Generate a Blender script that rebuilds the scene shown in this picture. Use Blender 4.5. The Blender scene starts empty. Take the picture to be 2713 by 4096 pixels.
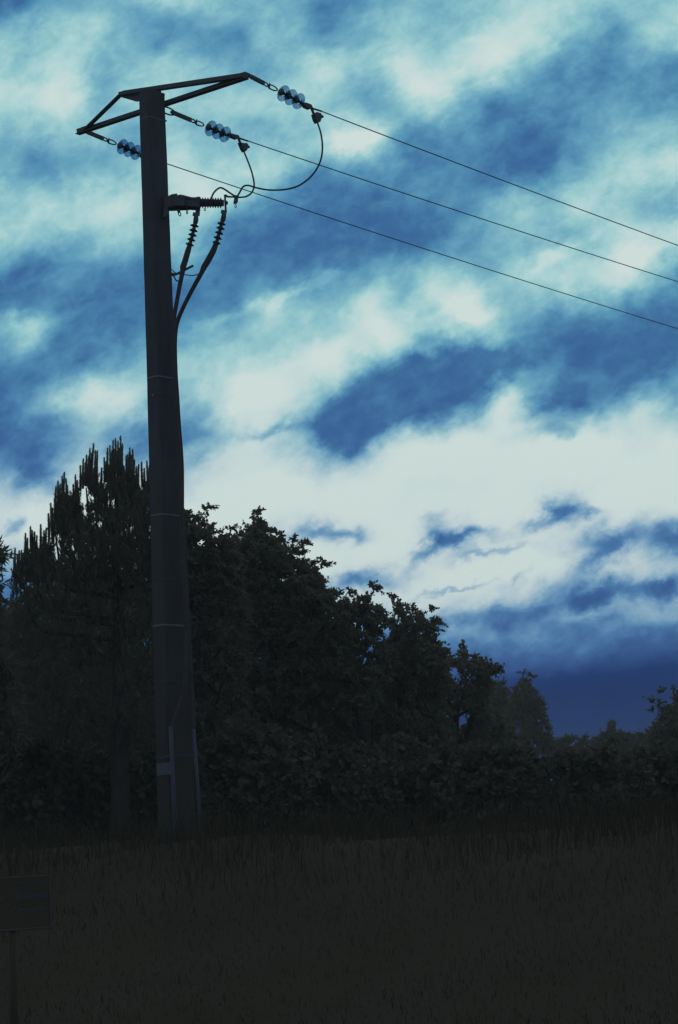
import bpy, math, random
import numpy as np
from math import sin, cos, tan, radians, pi, sqrt
from mathutils import Vector, Matrix

scene = bpy.context.scene
COL = scene.collection
random.seed(7)
RNG = np.random.default_rng(11)

# ------------------------------------------------------------------ camera
PW, PH = 2713.0, 4096.0
PITCH, ROLL, FPX = radians(8.4), radians(2.6), 8750.0
EYE = np.array([0.0, 0.0, 1.6])
F = np.array([0, cos(PITCH), sin(PITCH)])
U0 = np.array([0, -sin(PITCH), cos(PITCH)])
R0 = np.array([1.0, 0, 0])
U = U0 * cos(ROLL) + R0 * sin(ROLL)
R = R0 * cos(ROLL) - U0 * sin(ROLL)

cam = bpy.data.cameras.new("camera")
cam.sensor_fit = 'VERTICAL'
cam.sensor_height = 36.0
cam.lens = FPX / PH * 36.0
cam.clip_start = 0.1
cam.clip_end = 5000
camo = bpy.data.objects.new("camera", cam)
COL.objects.link(camo)
M = Matrix.Identity(4)
for i in range(3):
    M[i][0], M[i][1], M[i][2], M[i][3] = R[i], U[i], -F[i], EYE[i]
camo.matrix_world = M
scene.camera = camo
scene.render.resolution_x, scene.render.resolution_y = 678, 1024

def ray(x, y):
    return F * FPX + R * (x - PW / 2) + U * (PH / 2 - y)
def PY(x, y, Y):
    r = ray(x, y); return EYE + r * (Y / r[1])
def PZ(x, y, Z):
    r = ray(x, y); return EYE + r * ((Z - EYE[2]) / r[2])
def PV(x, y, S, w):
    n = np.array([-w[1], w[0], 0.0]); r = ray(x, y)
    return EYE + r * (((S - EYE) @ n) / (r @ n))
def proj(P):
    d = np.asarray(P) - EYE; k = d @ F
    return PW / 2 + FPX * (d @ R) / k, PH / 2 - FPX * (d @ U) / k

# ------------------------------------------------------------------ view
vs = scene.view_settings
vs.view_transform = 'Standard'; vs.look = 'None'; vs.exposure = 0.0; vs.gamma = 1.0
vs.use_curve_mapping = False

# ------------------------------------------------------------------ sky
HAZE = 0.0010
SUN_EL, SUN_AZ = radians(5.0), radians(9.0)      # azimuth from +Y towards +X
world = bpy.data.worlds.new("World"); scene.world = world
world.use_nodes = True
world.cycles.sampling_method = 'MANUAL'; world.cycles.sample_map_resolution = 512
NT = world.node_tree; NT.nodes.clear()

class G:
    """tiny helper to write node graphs"""
    def __init__(s, nt): s.nt = nt
    def n(s, t, **k):
        nd = s.nt.nodes.new(t)
        for a, v in k.items(): setattr(nd, a, v)
        return nd
    def put(s, sock, v):
        if hasattr(v, 'is_output'): s.nt.links.new(v, sock)
        else: sock.default_value = v
    def m(s, op, a, b=0.0, c=None, clamp=False):
        nd = s.n('ShaderNodeMath', operation=op); nd.use_clamp = clamp
        s.put(nd.inputs[0], a); s.put(nd.inputs[1], b)
        if c is not None: s.put(nd.inputs[2], c)
        return nd.outputs[0]
    def v(s, op, a, b=(0, 0, 0)):
        nd = s.n('ShaderNodeVectorMath', operation=op)
        s.put(nd.inputs[0], a); s.put(nd.inputs[1], b)
        return nd.outputs['Value'] if op in ('DOT_PRODUCT', 'LENGTH') else nd.outputs[0]
    def xyz(s, x, y, z=0.0):
        nd = s.n('ShaderNodeCombineXYZ')
        s.put(nd.inputs[0], x); s.put(nd.inputs[1], y); s.put(nd.inputs[2], z)
        return nd.outputs[0]
    def noise(s, vec, scale, detail=3.0, rough=0.5, dist=0.0, dim='3D', col=False):
        nd = s.n('ShaderNodeTexNoise', noise_dimensions=dim)
        s.put(nd.inputs['Vector'], vec); nd.inputs['Scale'].default_value = scale
        nd.inputs['Detail'].default_value = detail; nd.inputs['Roughness'].default_value = rough
        nd.inputs['Distortion'].default_value = dist
        return nd.outputs['Color'] if col else nd.outputs['Fac']
    def ramp(s, fac, stops, interp='LINEAR'):
        nd = s.n('ShaderNodeValToRGB'); cr = nd.color_ramp; cr.interpolation = interp
        while len(cr.elements) < len(stops): cr.elements.new(1.0)
        for e, (p, c) in zip(cr.elements, stops):
            e.position = p
        for e, (p, c) in zip(cr.elements, stops):
            e.color = (c, c, c, 1) if not hasattr(c, '__len__') else (*c, 1)
        s.put(nd.inputs[0], fac)
        return nd.outputs[0]
    def rng(s, v, a, b, c=0.0, d=1.0, smooth=False):
        nd = s.n('ShaderNodeMapRange'); nd.interpolation_type = 'SMOOTHSTEP' if smooth else 'LINEAR'
        s.put(nd.inputs['Value'], v)
        for k, q in zip(('From Min', 'From Max', 'To Min', 'To Max'), (a, b, c, d)): nd.inputs[k].default_value = q
        return nd.outputs[0]
    def mix(s, fac, a, b):
        nd = s.n('ShaderNodeMix'); nd.data_type = 'FLOAT'
        s.put(nd.inputs[0], fac); s.put(nd.inputs[2], a); s.put(nd.inputs[3], b)
        return nd.outputs[0]
    def mixc(s, fac, a, b):
        nd = s.n('ShaderNodeMix'); nd.data_type = 'RGBA'
        s.put(nd.inputs[0], fac); s.put(nd.inputs[6], a); s.put(nd.inputs[7], b)
        return nd.outputs[2]

def lin(*c):
    return tuple(((x / 255) / 12.92 if x / 255 <= .04045 else ((x / 255 + .055) / 1.055) ** 2.4) for x in c)

# brightness of the western cloud bank, one row per 1 degree-ish of height (0 dark storm blue .. 9 pale)
GRID = """
3 4 5.5 6 6.5 7.5 7 6 5.5 5 4 5.5 6 6 6.5 7.5 8 7.5 7.5 6.5 7
6 6.5 7.5 7 5.5 4.3 5 4.5 6.5 5 4.5 6.5 7 6.5 7.5 8.5 8 6 5 6.5 7.5
7.5 7.5 8.2 6 6.5 7.2 6.5 5.5 5.5 7.5 8 7 8.3 8.3 8.3 8.2 5.5 4.3 4.2 5 4
8 8.3 8.6 6.2 7.2 7 7.2 7.5 7.5 7 6.5 5.5 7.5 8.2 5 4 4.5 4.2 5 4.5 5
6 6 6.5 6.5 5.5 7 6.5 6.5 6 7 8 8.3 4.5 4.5 4.5 3.8 3 4.5 6 6.5 7
6 4.5 5 6 6.5 8 8 7.5 8 5 4.5 5 4.5 4 3.5 3 3 5 7 8 8.5
7 7.5 7.5 8.3 8 8 8.5 6.5 4.5 3.5 3 2.8 3.5 3.8 4.5 6.5 6.5 7.8 7.5 6 6.5
7.5 7 6.5 7.5 6.5 7.5 5.5 3.5 2.8 2.8 2.8 3 2.8 3.5 5.5 6 6.5 5.5 7.5 8.3 8.5
4.5 3.8 4 4.5 4 4.5 4 3 3 3.5 3.5 5 5.5 7 6 6.5 7.5 8 8.8 8.8 5
3 4 4 3 3 3 4 4.5 7 6 6 8 7 8.5 9 6.5 6.5 6 5.5 4.5 4
5.5 5.5 3.5 4 4 5 6 6.5 7 7.5 8.5 8.8 8.8 6.8 8.5 6.2 4 3 3 3 2.5
3.5 3.5 4 5 6.5 7.5 7.5 8.8 8.7 8.8 8.5 5.5 4 4 3.3 4.5 5.5 4.5 4 3 5
2.8 4.5 6 7.8 8 6 7 8.8 9 7.5 3.8 2.6 2.8 3 5 8 5 4.6 6.5 7.5 6.2
3 3.5 5 6 4 6 6.5 8.5 8 7 4 6 8.3 8.8 9 9 9 9 9 8.7 8.8
5 3 6.5 8 8 6.5 8 8.8 9 9 8 8.8 9 9 9 9 9 9 9 9 9
8 8.8 9 9 9 9 9 9 9 9 9 9 9 9 9 9 9 9 9 9 9
8 8.8 9 9 9 9 9 9 9 9 9 9 9 9 9 9 9 8.8 8.4 8.6 8
5 6 8 9 9 9 9 9 9 9 8.8 9 9 9 9 9 9 8.8 8.6 9 8
3 3 4 5 6 6 6 6 6 6.5 8 8.2 8 8 7.8 6.8 5.6 5 5.4 6.4 6.4
2.5 2.5 2.5 2.5 2.5 2.5 2.5 2.5 2.5 2.5 3 3.4 3.6 4.2 4.4 4.4 4.0 3.8 3.2 2.9 2.6
1.2 1.2 1.2 1.2 1.2 1.2 1.2 1.2 1.2 1.2 1.4 1.6 1.7 1.8 1.8 1.5 1.3 1.2 1 .9 .8
.7 .7 .7 .7 .7 .7 .7 .7 .7 .7 .7 .7 .7 .7 .7 .6 .6 .6 .5 .5 .4
.5 .5 .5 .5 .5 .5 .5 .5 .5 .5 .5 .5 .5 .5 .5 .4 .4 .4 .4 .4 .4
"""
GR = np.array([[float(x) for x in l.split()] for l in GRID.strip().splitlines()])
NR, NC = GR.shape
def spline_coeffs(A):
    n = A.shape[0]
    T = np.zeros((n, n))
    for i in range(n):
        for k, wt in ((-1, 1 / 6), (0, 4 / 6), (1, 1 / 6)):
            T[i, min(max(i + k, 0), n - 1)] += wt
    return np.linalg.solve(T, A)
CF = spline_coeffs(spline_coeffs(GR).T).T
CF = (CF + 5.0) / 19.0                      # headroom for overshoot inside the 0..1 ramps
CF = np.clip(CF, 0, 1)

g = G(NT)
tc = g.n('ShaderNodeTexCoord').outputs['Generated']
dF = g.v('DOT_PRODUCT', tc, tuple(F)); dR = g.v('DOT_PRODUCT', tc, tuple(R)); dU = g.v('DOT_PRODUCT', tc, tuple(U))
dFs = g.m('MAXIMUM', dF, 0.15)
# tangent coordinates round the middle of the bright bank, in units of one grid cell
CELL = PW / 20
u = g.m('ADD', g.m('MULTIPLY', g.m('DIVIDE', dR, dFs), FPX / CELL), PW / 2 / CELL)
v = g.m('ADD', g.m('MULTIPLY', g.m('DIVIDE', dU, dFs), -FPX / 135.0), PH / 2 / 135.0)
# stretched noise coordinates: streaks climb to the right
th = radians(27)
sa = g.m('ADD', g.m('MULTIPLY', u, cos(th)), g.m('MULTIPLY', v, -sin(th)))
sb = g.m('ADD', g.m('MULTIPLY', u, sin(th)), g.m('MULTIPLY', v, cos(th)))
nv = g.xyz(g.m('MULTIPLY', sa, 0.75), sb, 3.7)
w1 = g.noise(nv, 1.0, 6.0, 0.60, 0.0, col=True)
wv = g.v('SUBTRACT', w1, (0.5, 0.5, 0.5))
sp = g.n('ShaderNodeSeparateXYZ'); NT.links.new(wv, sp.inputs[0])
calm = g.rng(v, 19.2, 20.4, 1.0, 0.25, True)
uu = g.m('ADD', u, g.m('MULTIPLY', g.m('MULTIPLY', sp.outputs[0], 1.6), calm))
vv = g.m('ADD', v, g.m('MULTIPLY', g.m('MULTIPLY', sp.outputs[1], 1.3), calm))
fu = g.m('DIVIDE', uu, float(NC - 1), clamp=True)
vcl = g.m('MINIMUM', g.m('MAXIMUM', vv, 0.0), float(NR - 1))
# cubic B-spline kernel as a baked ramp over |x| in 0..2
def kern(x):
    x = abs(x)
    return (2 / 3 - x * x + x ** 3 / 2) if x < 1 else ((2 - x) ** 3 / 6 if x < 2 else 0)
kstops = [(i / 30, kern(2 * i / 30)) for i in range(31)]
acc = None
rows = np.vstack([CF[0], CF, CF[-1]])
for i, row in enumerate(rows):
    rr = g.ramp(fu, [(j / (NC - 1), float(c)) for j, c in enumerate(row)], 'B_SPLINE')
    dd = g.m('MULTIPLY', g.m('ABSOLUTE', g.m('SUBTRACT', vcl, float(i - 1))), 0.5, clamp=True)
    kw = g.ramp(dd, kstops)
    acc = g.m('MULTIPLY', rr, kw) if acc is None else g.m('MULTIPLY_ADD', rr, kw, acc)
tg = g.m('SUBTRACT', g.m('MULTIPLY', acc, 19.0), 5.0)
# the rest of the sky: the same broken overcast all the way round, a little duller away from the afterglow
gen = g.noise(g.v('MULTIPLY', tc, (1.0, 1.0, 2.2)), 2.6, 5.0, 0.55, 0.4)
gen = g.m('ADD', g.m('MULTIPLY', g.m('SUBTRACT', gen, 0.5), 11.0), g.rng(dF, -1.0, 1.0, 4.8, 6.2))
inside = g.m('MULTIPLY',
             g.m('MULTIPLY', g.rng(u, -2.5, -0.6, 0, 1, True), g.rng(u, 20.6, 22.5, 1, 0, True)),
             g.m('MULTIPLY', g.rng(v, -2.5, -0.6, 0, 1, True), g.rng(dF, 0.3, 0.6, 0, 1, True)))
t0 = g.mix(inside, gen, tg)
# small separate clouds low in the bright bank: (centre, half width, half height, tilt, depth)
PUFF = [(1765, 2500, 60, 36, 0, 2.4), (1890, 2485, 55, 34, 0, 2.6), (2010, 2478, 60, 38, 0, 2.4), (2125, 2452, 70, 40, 0, 2.2), (1830, 2530, 60, 25, 0, -1.0), (2330, 2455, 160, 22, 5, -1.6),
        (1985, 1445, 120, 50, 5, 2.6), (2005, 1590, 80, 45, 30, -1.7), (110, 1300, 100, 45, 5, -2.2), (330, 1570, 120, 60, 15, -2.2), (1390, 565, 120, 40, 5, -1.4),
        (2190, 1730, 90, 25, 10, 1.6), (1120, 1190, 260, 22, 22, -1.6), (1330, 1120, 60, 60, 60, -1.4), (760, 1760, 100, 60, 10, 2.2), (2250, 1010, 160, 30, 25, -1.6), (900, 1640, 60, 30, 20, -1),
        (1560, 1600, 240, 95, 30, 3.2), (1770, 1465, 150, 80, 15, 2.6), (1400, 1735, 95, 60, 20, 3.4), (2480, 1430, 330, 90, 5, 1.6), (2330, 1590, 160, 45, 5, 1.4),
        (1780, 2121, 52, 46, 0, 4.2), (1825, 2165, 62, 36, 10, 4.5), (1918, 2143, 75, 22, 5, 3.2), (1693, 2212, 70, 22, 32, 3.8), (1953, 2214, 130, 17, 12, 3.2),
        (2250, 2040, 62, 42, 18, 4.4), (2165, 2088, 80, 20, 25, 3.4), (2351, 2056, 50, 15, 10, 2.6), (2425, 2160, 130, 45, 15, 4.6), (2377, 2250, 100, 32, 30, 4.2),
        (2690, 2147, 120, 52, 20, 4.8), (2429, 2358, 150, 52, 10, 4.8), (2675, 2346, 95, 50, 10, 5.2), (1806, 2355, 120, 8, 14, 2.2), (1255, 2128, 105, 36, 0, 4.2),
        (1395, 2142, 66, 18, -5, 2.8), (1430, 2330, 130, 36, 5, 4.8), (60, 2102, 45, 20, 40, 3.0), (1090, 1716, 130, 20, 8, 2.4), (2080, 2310, 60, 14, 35, 1.8)]
wsx = g.m('ADD', uu, g.m('MULTIPLY', g.m('SUBTRACT', g.noise(nv, 2.6, 4.0, 0.6), 0.5), 0.42))
wsy = g.m('ADD', vv, g.m('MULTIPLY', g.m('SUBTRACT', g.noise(g.v('ADD', nv, (9.0, 4.0, 2.0)), 2.6, 4.0, 0.6), 0.5), 0.36))
hollow = None
for (px_, py_, rx_, ry_, an_, dp_) in PUFF:
    ca_, sa_ = cos(radians(an_)), sin(radians(an_))
    ax_ = g.m('SUBTRACT', wsx, px_ / CELL); ay_ = g.m('SUBTRACT', wsy, py_ / 135.0)
    kx, ky = CELL / rx_, 135.0 / ry_
    a1 = g.m('MULTIPLY_ADD', ax_, ca_ * kx, g.m('MULTIPLY', ay_, -sa_ * kx))
    a2 = g.m('MULTIPLY_ADD', ax_, sa_ * ky, g.m('MULTIPLY', ay_, ca_ * ky))
    e_ = g.m('MULTIPLY', g.m('EXPONENT', g.m('MULTIPLY', g.m('MULTIPLY_ADD', a1, a1, g.m('MULTIPLY', a2, a2)), -0.7)), dp_)
    hollow = e_ if hollow is None else g.m('ADD', hollow, e_)
t0 = g.m('SUBTRACT', t0, g.m('MULTIPLY', hollow, inside))
flo = g.rng(v, 17.0, 19.6, 3.0, 0.0, True)
t0 = g.m('SMOOTH_MAX', t0, flo, 1.4)
# fine wisps, quiet in the palest and the darkest areas
nv2 = g.xyz(g.m('MULTIPLY', sa, 0.72), sb, 8.1)
fine = g.m('ADD', g.m('MULTIPLY', g.m('SUBTRACT', g.noise(nv, 1.3, 8.0, 0.60, 0.15), 0.5), 0.75), g.m('MULTIPLY', g.m('SUBTRACT', g.noise(nv2, 2.3, 8.0, 0.60, 0.5), 0.5), 0.55))
mid = g.m('SUBTRACT', g.noise(nv, 0.7, 3.0, 0.5, 0.3), 0.49)
amp = g.m('MULTIPLY', g.rng(t0, 7.6, 9.0, 1.0, 0.1, True), g.rng(t0, 0.8, 4.2, 0.22, 1.0, True))
t1 = g.m('ADD', t0, g.m('MULTIPLY', g.m('ADD', g.m('MULTIPLY', fine, 4.2), g.m('MULTIPLY', mid, 0.8)), amp))
grain = g.m('SUBTRACT', g.noise(g.xyz(u, v, 0.0), 9.0, 2.0, 0.6), 0.5)
t1 = g.m('ADD', t1, g.m('MULTIPLY', grain, 0.2))
tn = g.m('DIVIDE', t1, 9.0, clamp=True)
PAL = [(0, (4, 32, 84)), (1, (12, 50, 108)), (2, (48, 88, 146)), (3, (60, 108, 157)), (4, (76, 134, 174)),
       (5, (95, 156, 187)), (6, (118, 176, 196)), (7, (144, 197, 205)), (8, (173, 212, 214)), (9, (207, 224, 221))]
PAL2 = [(0, (4, 32, 84)), (1, (12, 50, 108)), (2, (46, 82, 140)), (3, (58, 100, 154)), (4, (76, 124, 172)),
        (5, (104, 150, 188)), (6, (134, 172, 198)), (7, (160, 190, 206)), (8, (186, 206, 214)), (9, (206, 223, 220))]
c1 = g.ramp(tn, [(a / 9, lin(*b)) for a, b in PAL])
c2 = g.ramp(tn, [(a / 9, lin(*b)) for a, b in PAL2])
c3 = g.ramp(tn, [(0, lin(40, 50, 82)), (3 / 9, lin(84, 100, 142)), (5 / 9, lin(120, 138, 170)), (7 / 9, lin(165, 180, 197)), (1, lin(206, 220, 220))])
cc0 = g.mixc(g.m('MULTIPLY', inside, g.rng(v, 10.0, 16.0, 0, 1, True)), c1, c2)
cc = g.mixc(inside, c3, cc0)
bgc = g.n('ShaderNodeBackground'); NT.links.new(cc, bgc.inputs[0]); bgc.inputs[1].default_value = 1.0
sky = g.n('ShaderNodeTexSky', sky_type='NISHITA'); sky.sun_disc = False
sky.sun_elevation = SUN_EL; sky.sun_rotation = SUN_AZ
bgs = g.n('ShaderNodeBackground'); NT.links.new(sky.outputs[0], bgs.inputs[0]); bgs.inputs[1].default_value = 0.05
ms = g.n('ShaderNodeMixShader'); ms.inputs[0].default_value = 0.999
NT.links.new(bgs.outputs[0], ms.inputs[1]); NT.links.new(bgc.outputs[0], ms.inputs[2])
out = g.n('ShaderNodeOutputWorld'); NT.links.new(ms.outputs[0], out.inputs[0])

sun = bpy.data.lights.new("sun", 'SUN'); sun.energy = 0.05; sun.angle = radians(18); sun.color = (1.0, 0.9, 0.8)
suno = bpy.data.objects.new("sun", sun); COL.objects.link(suno)
sd = Vector((sin(SUN_AZ) * cos(SUN_EL), cos(SUN_AZ) * cos(SUN_EL), sin(SUN_EL)))
suno.rotation_euler = sd.to_track_quat('Z', 'Y').to_euler()
suno.location = (5, 30, 30)

# ------------------------------------------------------------------ materials
def mat(name, ca, cb, rough=0.8, scale=6.0, metal=0.0, bump=0.0, spec=0.3, detail=5.0, stretch=(1, 1, 1)):
    m = bpy.data.materials.new(name); m.use_nodes = True
    nt = m.node_tree; nt.nodes.clear(); q = G(nt)
    o = q.n('ShaderNodeTexCoord').outputs['Object']
    n1 = q.noise(q.v('MULTIPLY', o, stretch), scale, detail, 0.6)
    c = q.ramp(n1, [(0.3, ca), (0.7, cb)])
    b = q.n('ShaderNodeBsdfPrincipled'); nt.links.new(c, b.inputs['Base Color'])
    b.inputs['Roughness'].default_value = rough; b.inputs['Metallic'].default_value = metal
    b.inputs['Specular IOR Level'].default_value = spec
    if bump:
        n2 = q.noise(o, scale * 6, 4, 0.6)
        bp = q.n('ShaderNodeBump'); bp.inputs['Strength'].default_value = bump; bp.inputs['Distance'].default_value = 0.01
        nt.links.new(n2, bp.inputs['Height']); nt.links.new(bp.outputs[0], b.inputs['Normal'])
    q.nt.links.new(b.outputs[0], q.n('ShaderNodeOutputMaterial').inputs[0])
    return m
MT = {
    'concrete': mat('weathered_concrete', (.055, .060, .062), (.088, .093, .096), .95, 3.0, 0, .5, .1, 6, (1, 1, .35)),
    'steel': mat('dull_galvanised_steel', (.065, .068, .072), (.105, .11, .115), .75, 12, 0.2, .3, .2),
    'strap': mat('banding_steel', (.13, .13, .135), (.18, .18, .185), .5, 14, 0.3, .1, .3),
    'rubber': mat('black_cable_sheath', (.05, .042, .036), (.075, .062, .055), .8, 9, 0, .2, .15),
    'porcelain': mat('dark_polymer', (.045, .04, .038), (.07, .06, .055), .7, 9, 0, .1, .2),
    'wire': mat('stranded_wire', (.08, .07, .065), (.11, .1, .09), .8, 20, .2, .1, .2),
    'guard': mat('pale_cable_guard', (.052, .060, .074), (.066, .076, .09), .7, 6, 0, .2, .2),
    'plate': mat('scuffed_warning_plate', (.06, .07, .08), (.13, .14, .15), .7, 30, 0, .2, .2),
    'orange': mat('orange_tag', (.5, .16, .02), (.6, .2, .03), .6, 5, 0, 0, .3),
    'bark': mat('rough_bark', (.04, .034, .025), (.065, .054, .038), .95, 8, 0, .6, .05, 6, (1, 1, .3)),
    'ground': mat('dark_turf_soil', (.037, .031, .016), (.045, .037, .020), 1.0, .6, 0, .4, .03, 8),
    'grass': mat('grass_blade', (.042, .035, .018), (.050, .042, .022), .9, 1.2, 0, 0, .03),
    'board': mat('dark_green_sign_board', (.072, .060, .034), (.078, .065, .038), .8, 5, 0, .05, .1),
    'letter': mat('faded_sign_paint', (.10, .105, .10), (.11, .115, .11), .8, 15, 0, 0, .1),
    'post': mat('sign_post_paint', (.062, .052, .031), (.07, .058, .035), .8, 8, 0, .1, .1),
}
def leafmat(name, ca, cb, tr):
    m = mat(name, ca, cb, .8, 4.0, 0, 0, .05); nt = m.node_tree; q = G(nt)
    pr = [n for n in nt.nodes if n.type == 'BSDF_PRINCIPLED'][0]; ou = [n for n in nt.nodes if n.type == 'OUTPUT_MATERIAL'][0]
    t = q.n('ShaderNodeBsdfTranslucent'); t.inputs[0].default_value = (*tr, 1)
    a = q.n('ShaderNodeAddShader'); nt.links.new(pr.outputs[0], a.inputs[0]); nt.links.new(t.outputs[0], a.inputs[1]); nt.links.new(a.outputs[0], ou.inputs[0])
    return m
MT['leaf'] = leafmat('dark_leaf', (.082, .078, .048), (.094, .088, .053), (.066, .062, .036))
MT['leaf2'] = leafmat('deep_leaf', (.082, .078, .048), (.092, .086, .052), (.066, .062, .036))
MT['bramble'] = leafmat('bramble_leaf', (.068, .064, .038), (.076, .070, .042), (.028, .026, .016))
MT['needle'] = leafmat('pine_needle', (.084, .078, .048), (.096, .088, .053), (.040, .036, .022))
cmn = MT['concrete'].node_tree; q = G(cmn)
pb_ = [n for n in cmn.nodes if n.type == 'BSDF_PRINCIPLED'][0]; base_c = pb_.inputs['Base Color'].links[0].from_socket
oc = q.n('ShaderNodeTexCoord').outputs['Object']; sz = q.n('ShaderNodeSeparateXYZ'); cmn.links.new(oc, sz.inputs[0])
painted_gloom = q.m('ADD', q.rng(sz.outputs[2], 7.0, .5, 0, 1.1), q.m('MULTIPLY', q.m('SUBTRACT', q.noise(q.v('MULTIPLY', oc, (5, 5, .7)), 1.0, 6, .6), .5), 1.6), clamp=True)  # dusk gloom painted into the concrete, deepening down the pole, broken by noise
cmn.links.new(q.mixc(painted_gloom, base_c, (.056, .051, .038, 1)), pb_.inputs['Base Color'])
gm = bpy.data.materials.new('toughened_glass'); gm.use_nodes = True
nt = gm.node_tree; nt.nodes.clear(); q = G(nt)
tr_ = q.n('ShaderNodeBsdfTransparent'); tr_.inputs[0].default_value = (.50, .64, .78, 1)
gs = q.n('ShaderNodeBsdfPrincipled'); gs.inputs['Base Color'].default_value = (.05, .08, .11, 1); gs.inputs['Roughness'].default_value = .12
lw = q.n('ShaderNodeLayerWeight'); lw.inputs[0].default_value = .35
fc = q.ramp(lw.outputs['Facing'], [(.3, .0), (.62, .95)])
mx = q.n('ShaderNodeMixShader'); nt.links.new(fc, mx.inputs[0]); nt.links.new(tr_.outputs[0], mx.inputs[1]); nt.links.new(gs.outputs[0], mx.inputs[2])
nt.links.new(mx.outputs[0], q.n('ShaderNodeOutputMaterial').inputs[0]); MT['glass'] = gm

# ------------------------------------------------------------------ mesh helpers
def tag(o, label=None, cat=None, group=None, kind=None):
    if label: o['label'] = label
    if cat: o['category'] = cat
    if group: o['group'] = group
    if kind: o['kind'] = kind
    return o
def empty(name, loc, label, cat, group=None):
    o = bpy.data.objects.new(name, None); COL.objects.link(o)
    o.location = tuple(float(x) for x in loc); o.empty_display_size = .2
    return tag(o, label, cat, group)
def rootloc(parent):
    p = parent; L = np.zeros(3)
    while p is not None:
        L += np.array(p.location); p = p.parent
    return L
def frame(d, up=(0, 0, 1)):
    d = np.asarray(d, float); d = d / np.linalg.norm(d)
    up = np.asarray(up, float)
    if abs(d @ up) > .98: up = np.array([1.0, 0, 0])
    s = np.cross(d, up); s /= np.linalg.norm(s)
    t = np.cross(s, d)
    return d, s, t
class MB:
    def __init__(s): s.v = []; s.f = []
    def tube(s, pts, rad, n=8, caps=True):
        pts = [np.asarray(p, float) for p in pts]
        if not hasattr(rad, '__len__'): rad = [rad] * len(pts)
        base = len(s.v); prev = None
        for i, p in enumerate(pts):
            d = pts[min(i + 1, len(pts) - 1)] - pts[max(i - 1, 0)]
            d = d / np.linalg.norm(d)
            if prev is None: d, a, b = frame(d)
            else:
                a = prev - d * (prev @ d); a /= np.linalg.norm(a); b = np.cross(a, d)
            prev = a
            for k in range(n):
                an = 2 * pi * k / n
                s.v.append(p + (a * cos(an) + b * sin(an)) * rad[i])
        for i in range(len(pts) - 1):
            for k in range(n):
                k2 = (k + 1) % n
                s.f.append((base + i * n + k, base + i * n + k2, base + (i + 1) * n + k2, base + (i + 1) * n + k))
        if caps:
            s.f.append(tuple(base + k for k in range(n))[::-1])
            s.f.append(tuple(base + (len(pts) - 1) * n + k for k in range(n)))
        return s
    def lathe(s, o, d, prof, n=20):
        """prof: (distance along d, radius)"""
        d, a, b = frame(d); o = np.asarray(o, float)
        base = len(s.v); m = len(prof)
        for x, r in prof:
            for k in range(n):
                an = 2 * pi * k / n
                s.v.append(o + d * x + (a * cos(an) + b * sin(an)) * max(r, 1e-4))
        for i in range(m - 1):
            for k in range(n):
                k2 = (k + 1) % n
                s.f.append((base + i * n + k, base + i * n + k2, base + (i + 1) * n + k2, base + (i + 1) * n + k))
        s.f.append(tuple(base + k for k in range(n))[::-1])
        s.f.append(tuple(base + (m - 1) * n + k for k in range(n)))
        return s
    def beam(s, p, q_, w, h, up=(0, 0, 1), leg=None):
        """rectangular bar from p to q_: w across, h along up"""
        p = np.asarray(p, float); q_ = np.asarray(q_, float)
        d, a, b = frame(q_ - p, up)
        base = len(s.v)
        for P in (p, q_):
            for x, y in ((-1, -1), (1, -1), (1, 1), (-1, 1)):
                s.v.append(P + a * x * w / 2 + b * y * h / 2)
        for f in ((0, 1, 2, 3), (7, 6, 5, 4), (0, 4, 5, 1), (1, 5, 6, 2), (2, 6, 7, 3), (3, 7, 4, 0)):
            s.f.append(tuple(base + i for i in f))
        return s
    def prism(s, pts, off):
        pts = [np.asarray(p, float) for p in pts]; off = np.asarray(off, float); n = len(pts); base = len(s.v)
        for p in pts: s.v.append(p - off / 2)
        for p in pts: s.v.append(p + off / 2)
        s.f.append(tuple(base + i for i in range(n)))
        s.f.append(tuple(base + n + i for i in range(n))[::-1])
        for i in range(n):
            j = (i + 1) % n
            s.f.append((base + i, base + n + i, base + n + j, base + j))
        return s
    def ring(s, c, d, up, a, b, r, n=20):
        """link ring: oval with half axes a (along d) and b (along up)"""
        pts = [np.asarray(c) + np.asarray(d) * a * cos(2 * pi * k / n) + np.asarray(up) * b * sin(2 * pi * k / n) for k in range(n + 1)]
        return s.tube(pts, r, 6, False)
    def mesh(s, name, off=(0, 0, 0)):
        me = bpy.data.meshes.new(name)
        off = np.asarray(off)
        me.from_pydata([tuple(p - off) for p in s.v], [], s.f); me.update()
        return me
    def build(s, name, m, parent=None, smooth=False):
        me = s.mesh(name, rootloc(parent) if parent else (0, 0, 0))
        me.materials.append(MT[m])
        if smooth:
            me.polygons.foreach_set('use_smooth', [True] * len(me.polygons))
        o = bpy.data.objects.new(name, me); COL.objects.link(o)
        if parent: o.parent = parent
        return o
def arrmesh(name, V, Q, m):
    """mesh from numpy arrays; Q (n,k) faces"""
    me = bpy.data.meshes.new(name)
    n, k = Q.shape
    me.vertices.add(len(V)); me.vertices.foreach_set('co', V.astype(np.float32).ravel())
    me.loops.add(n * k); me.loops.foreach_set('vertex_index', Q.astype(np.int32).ravel())
    me.polygons.add(n); me.polygons.foreach_set('loop_start', np.arange(0, n * k, k, dtype=np.int32))
    me.update(calc_edges=True); me.materials.append(MT[m])
    return me
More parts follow.
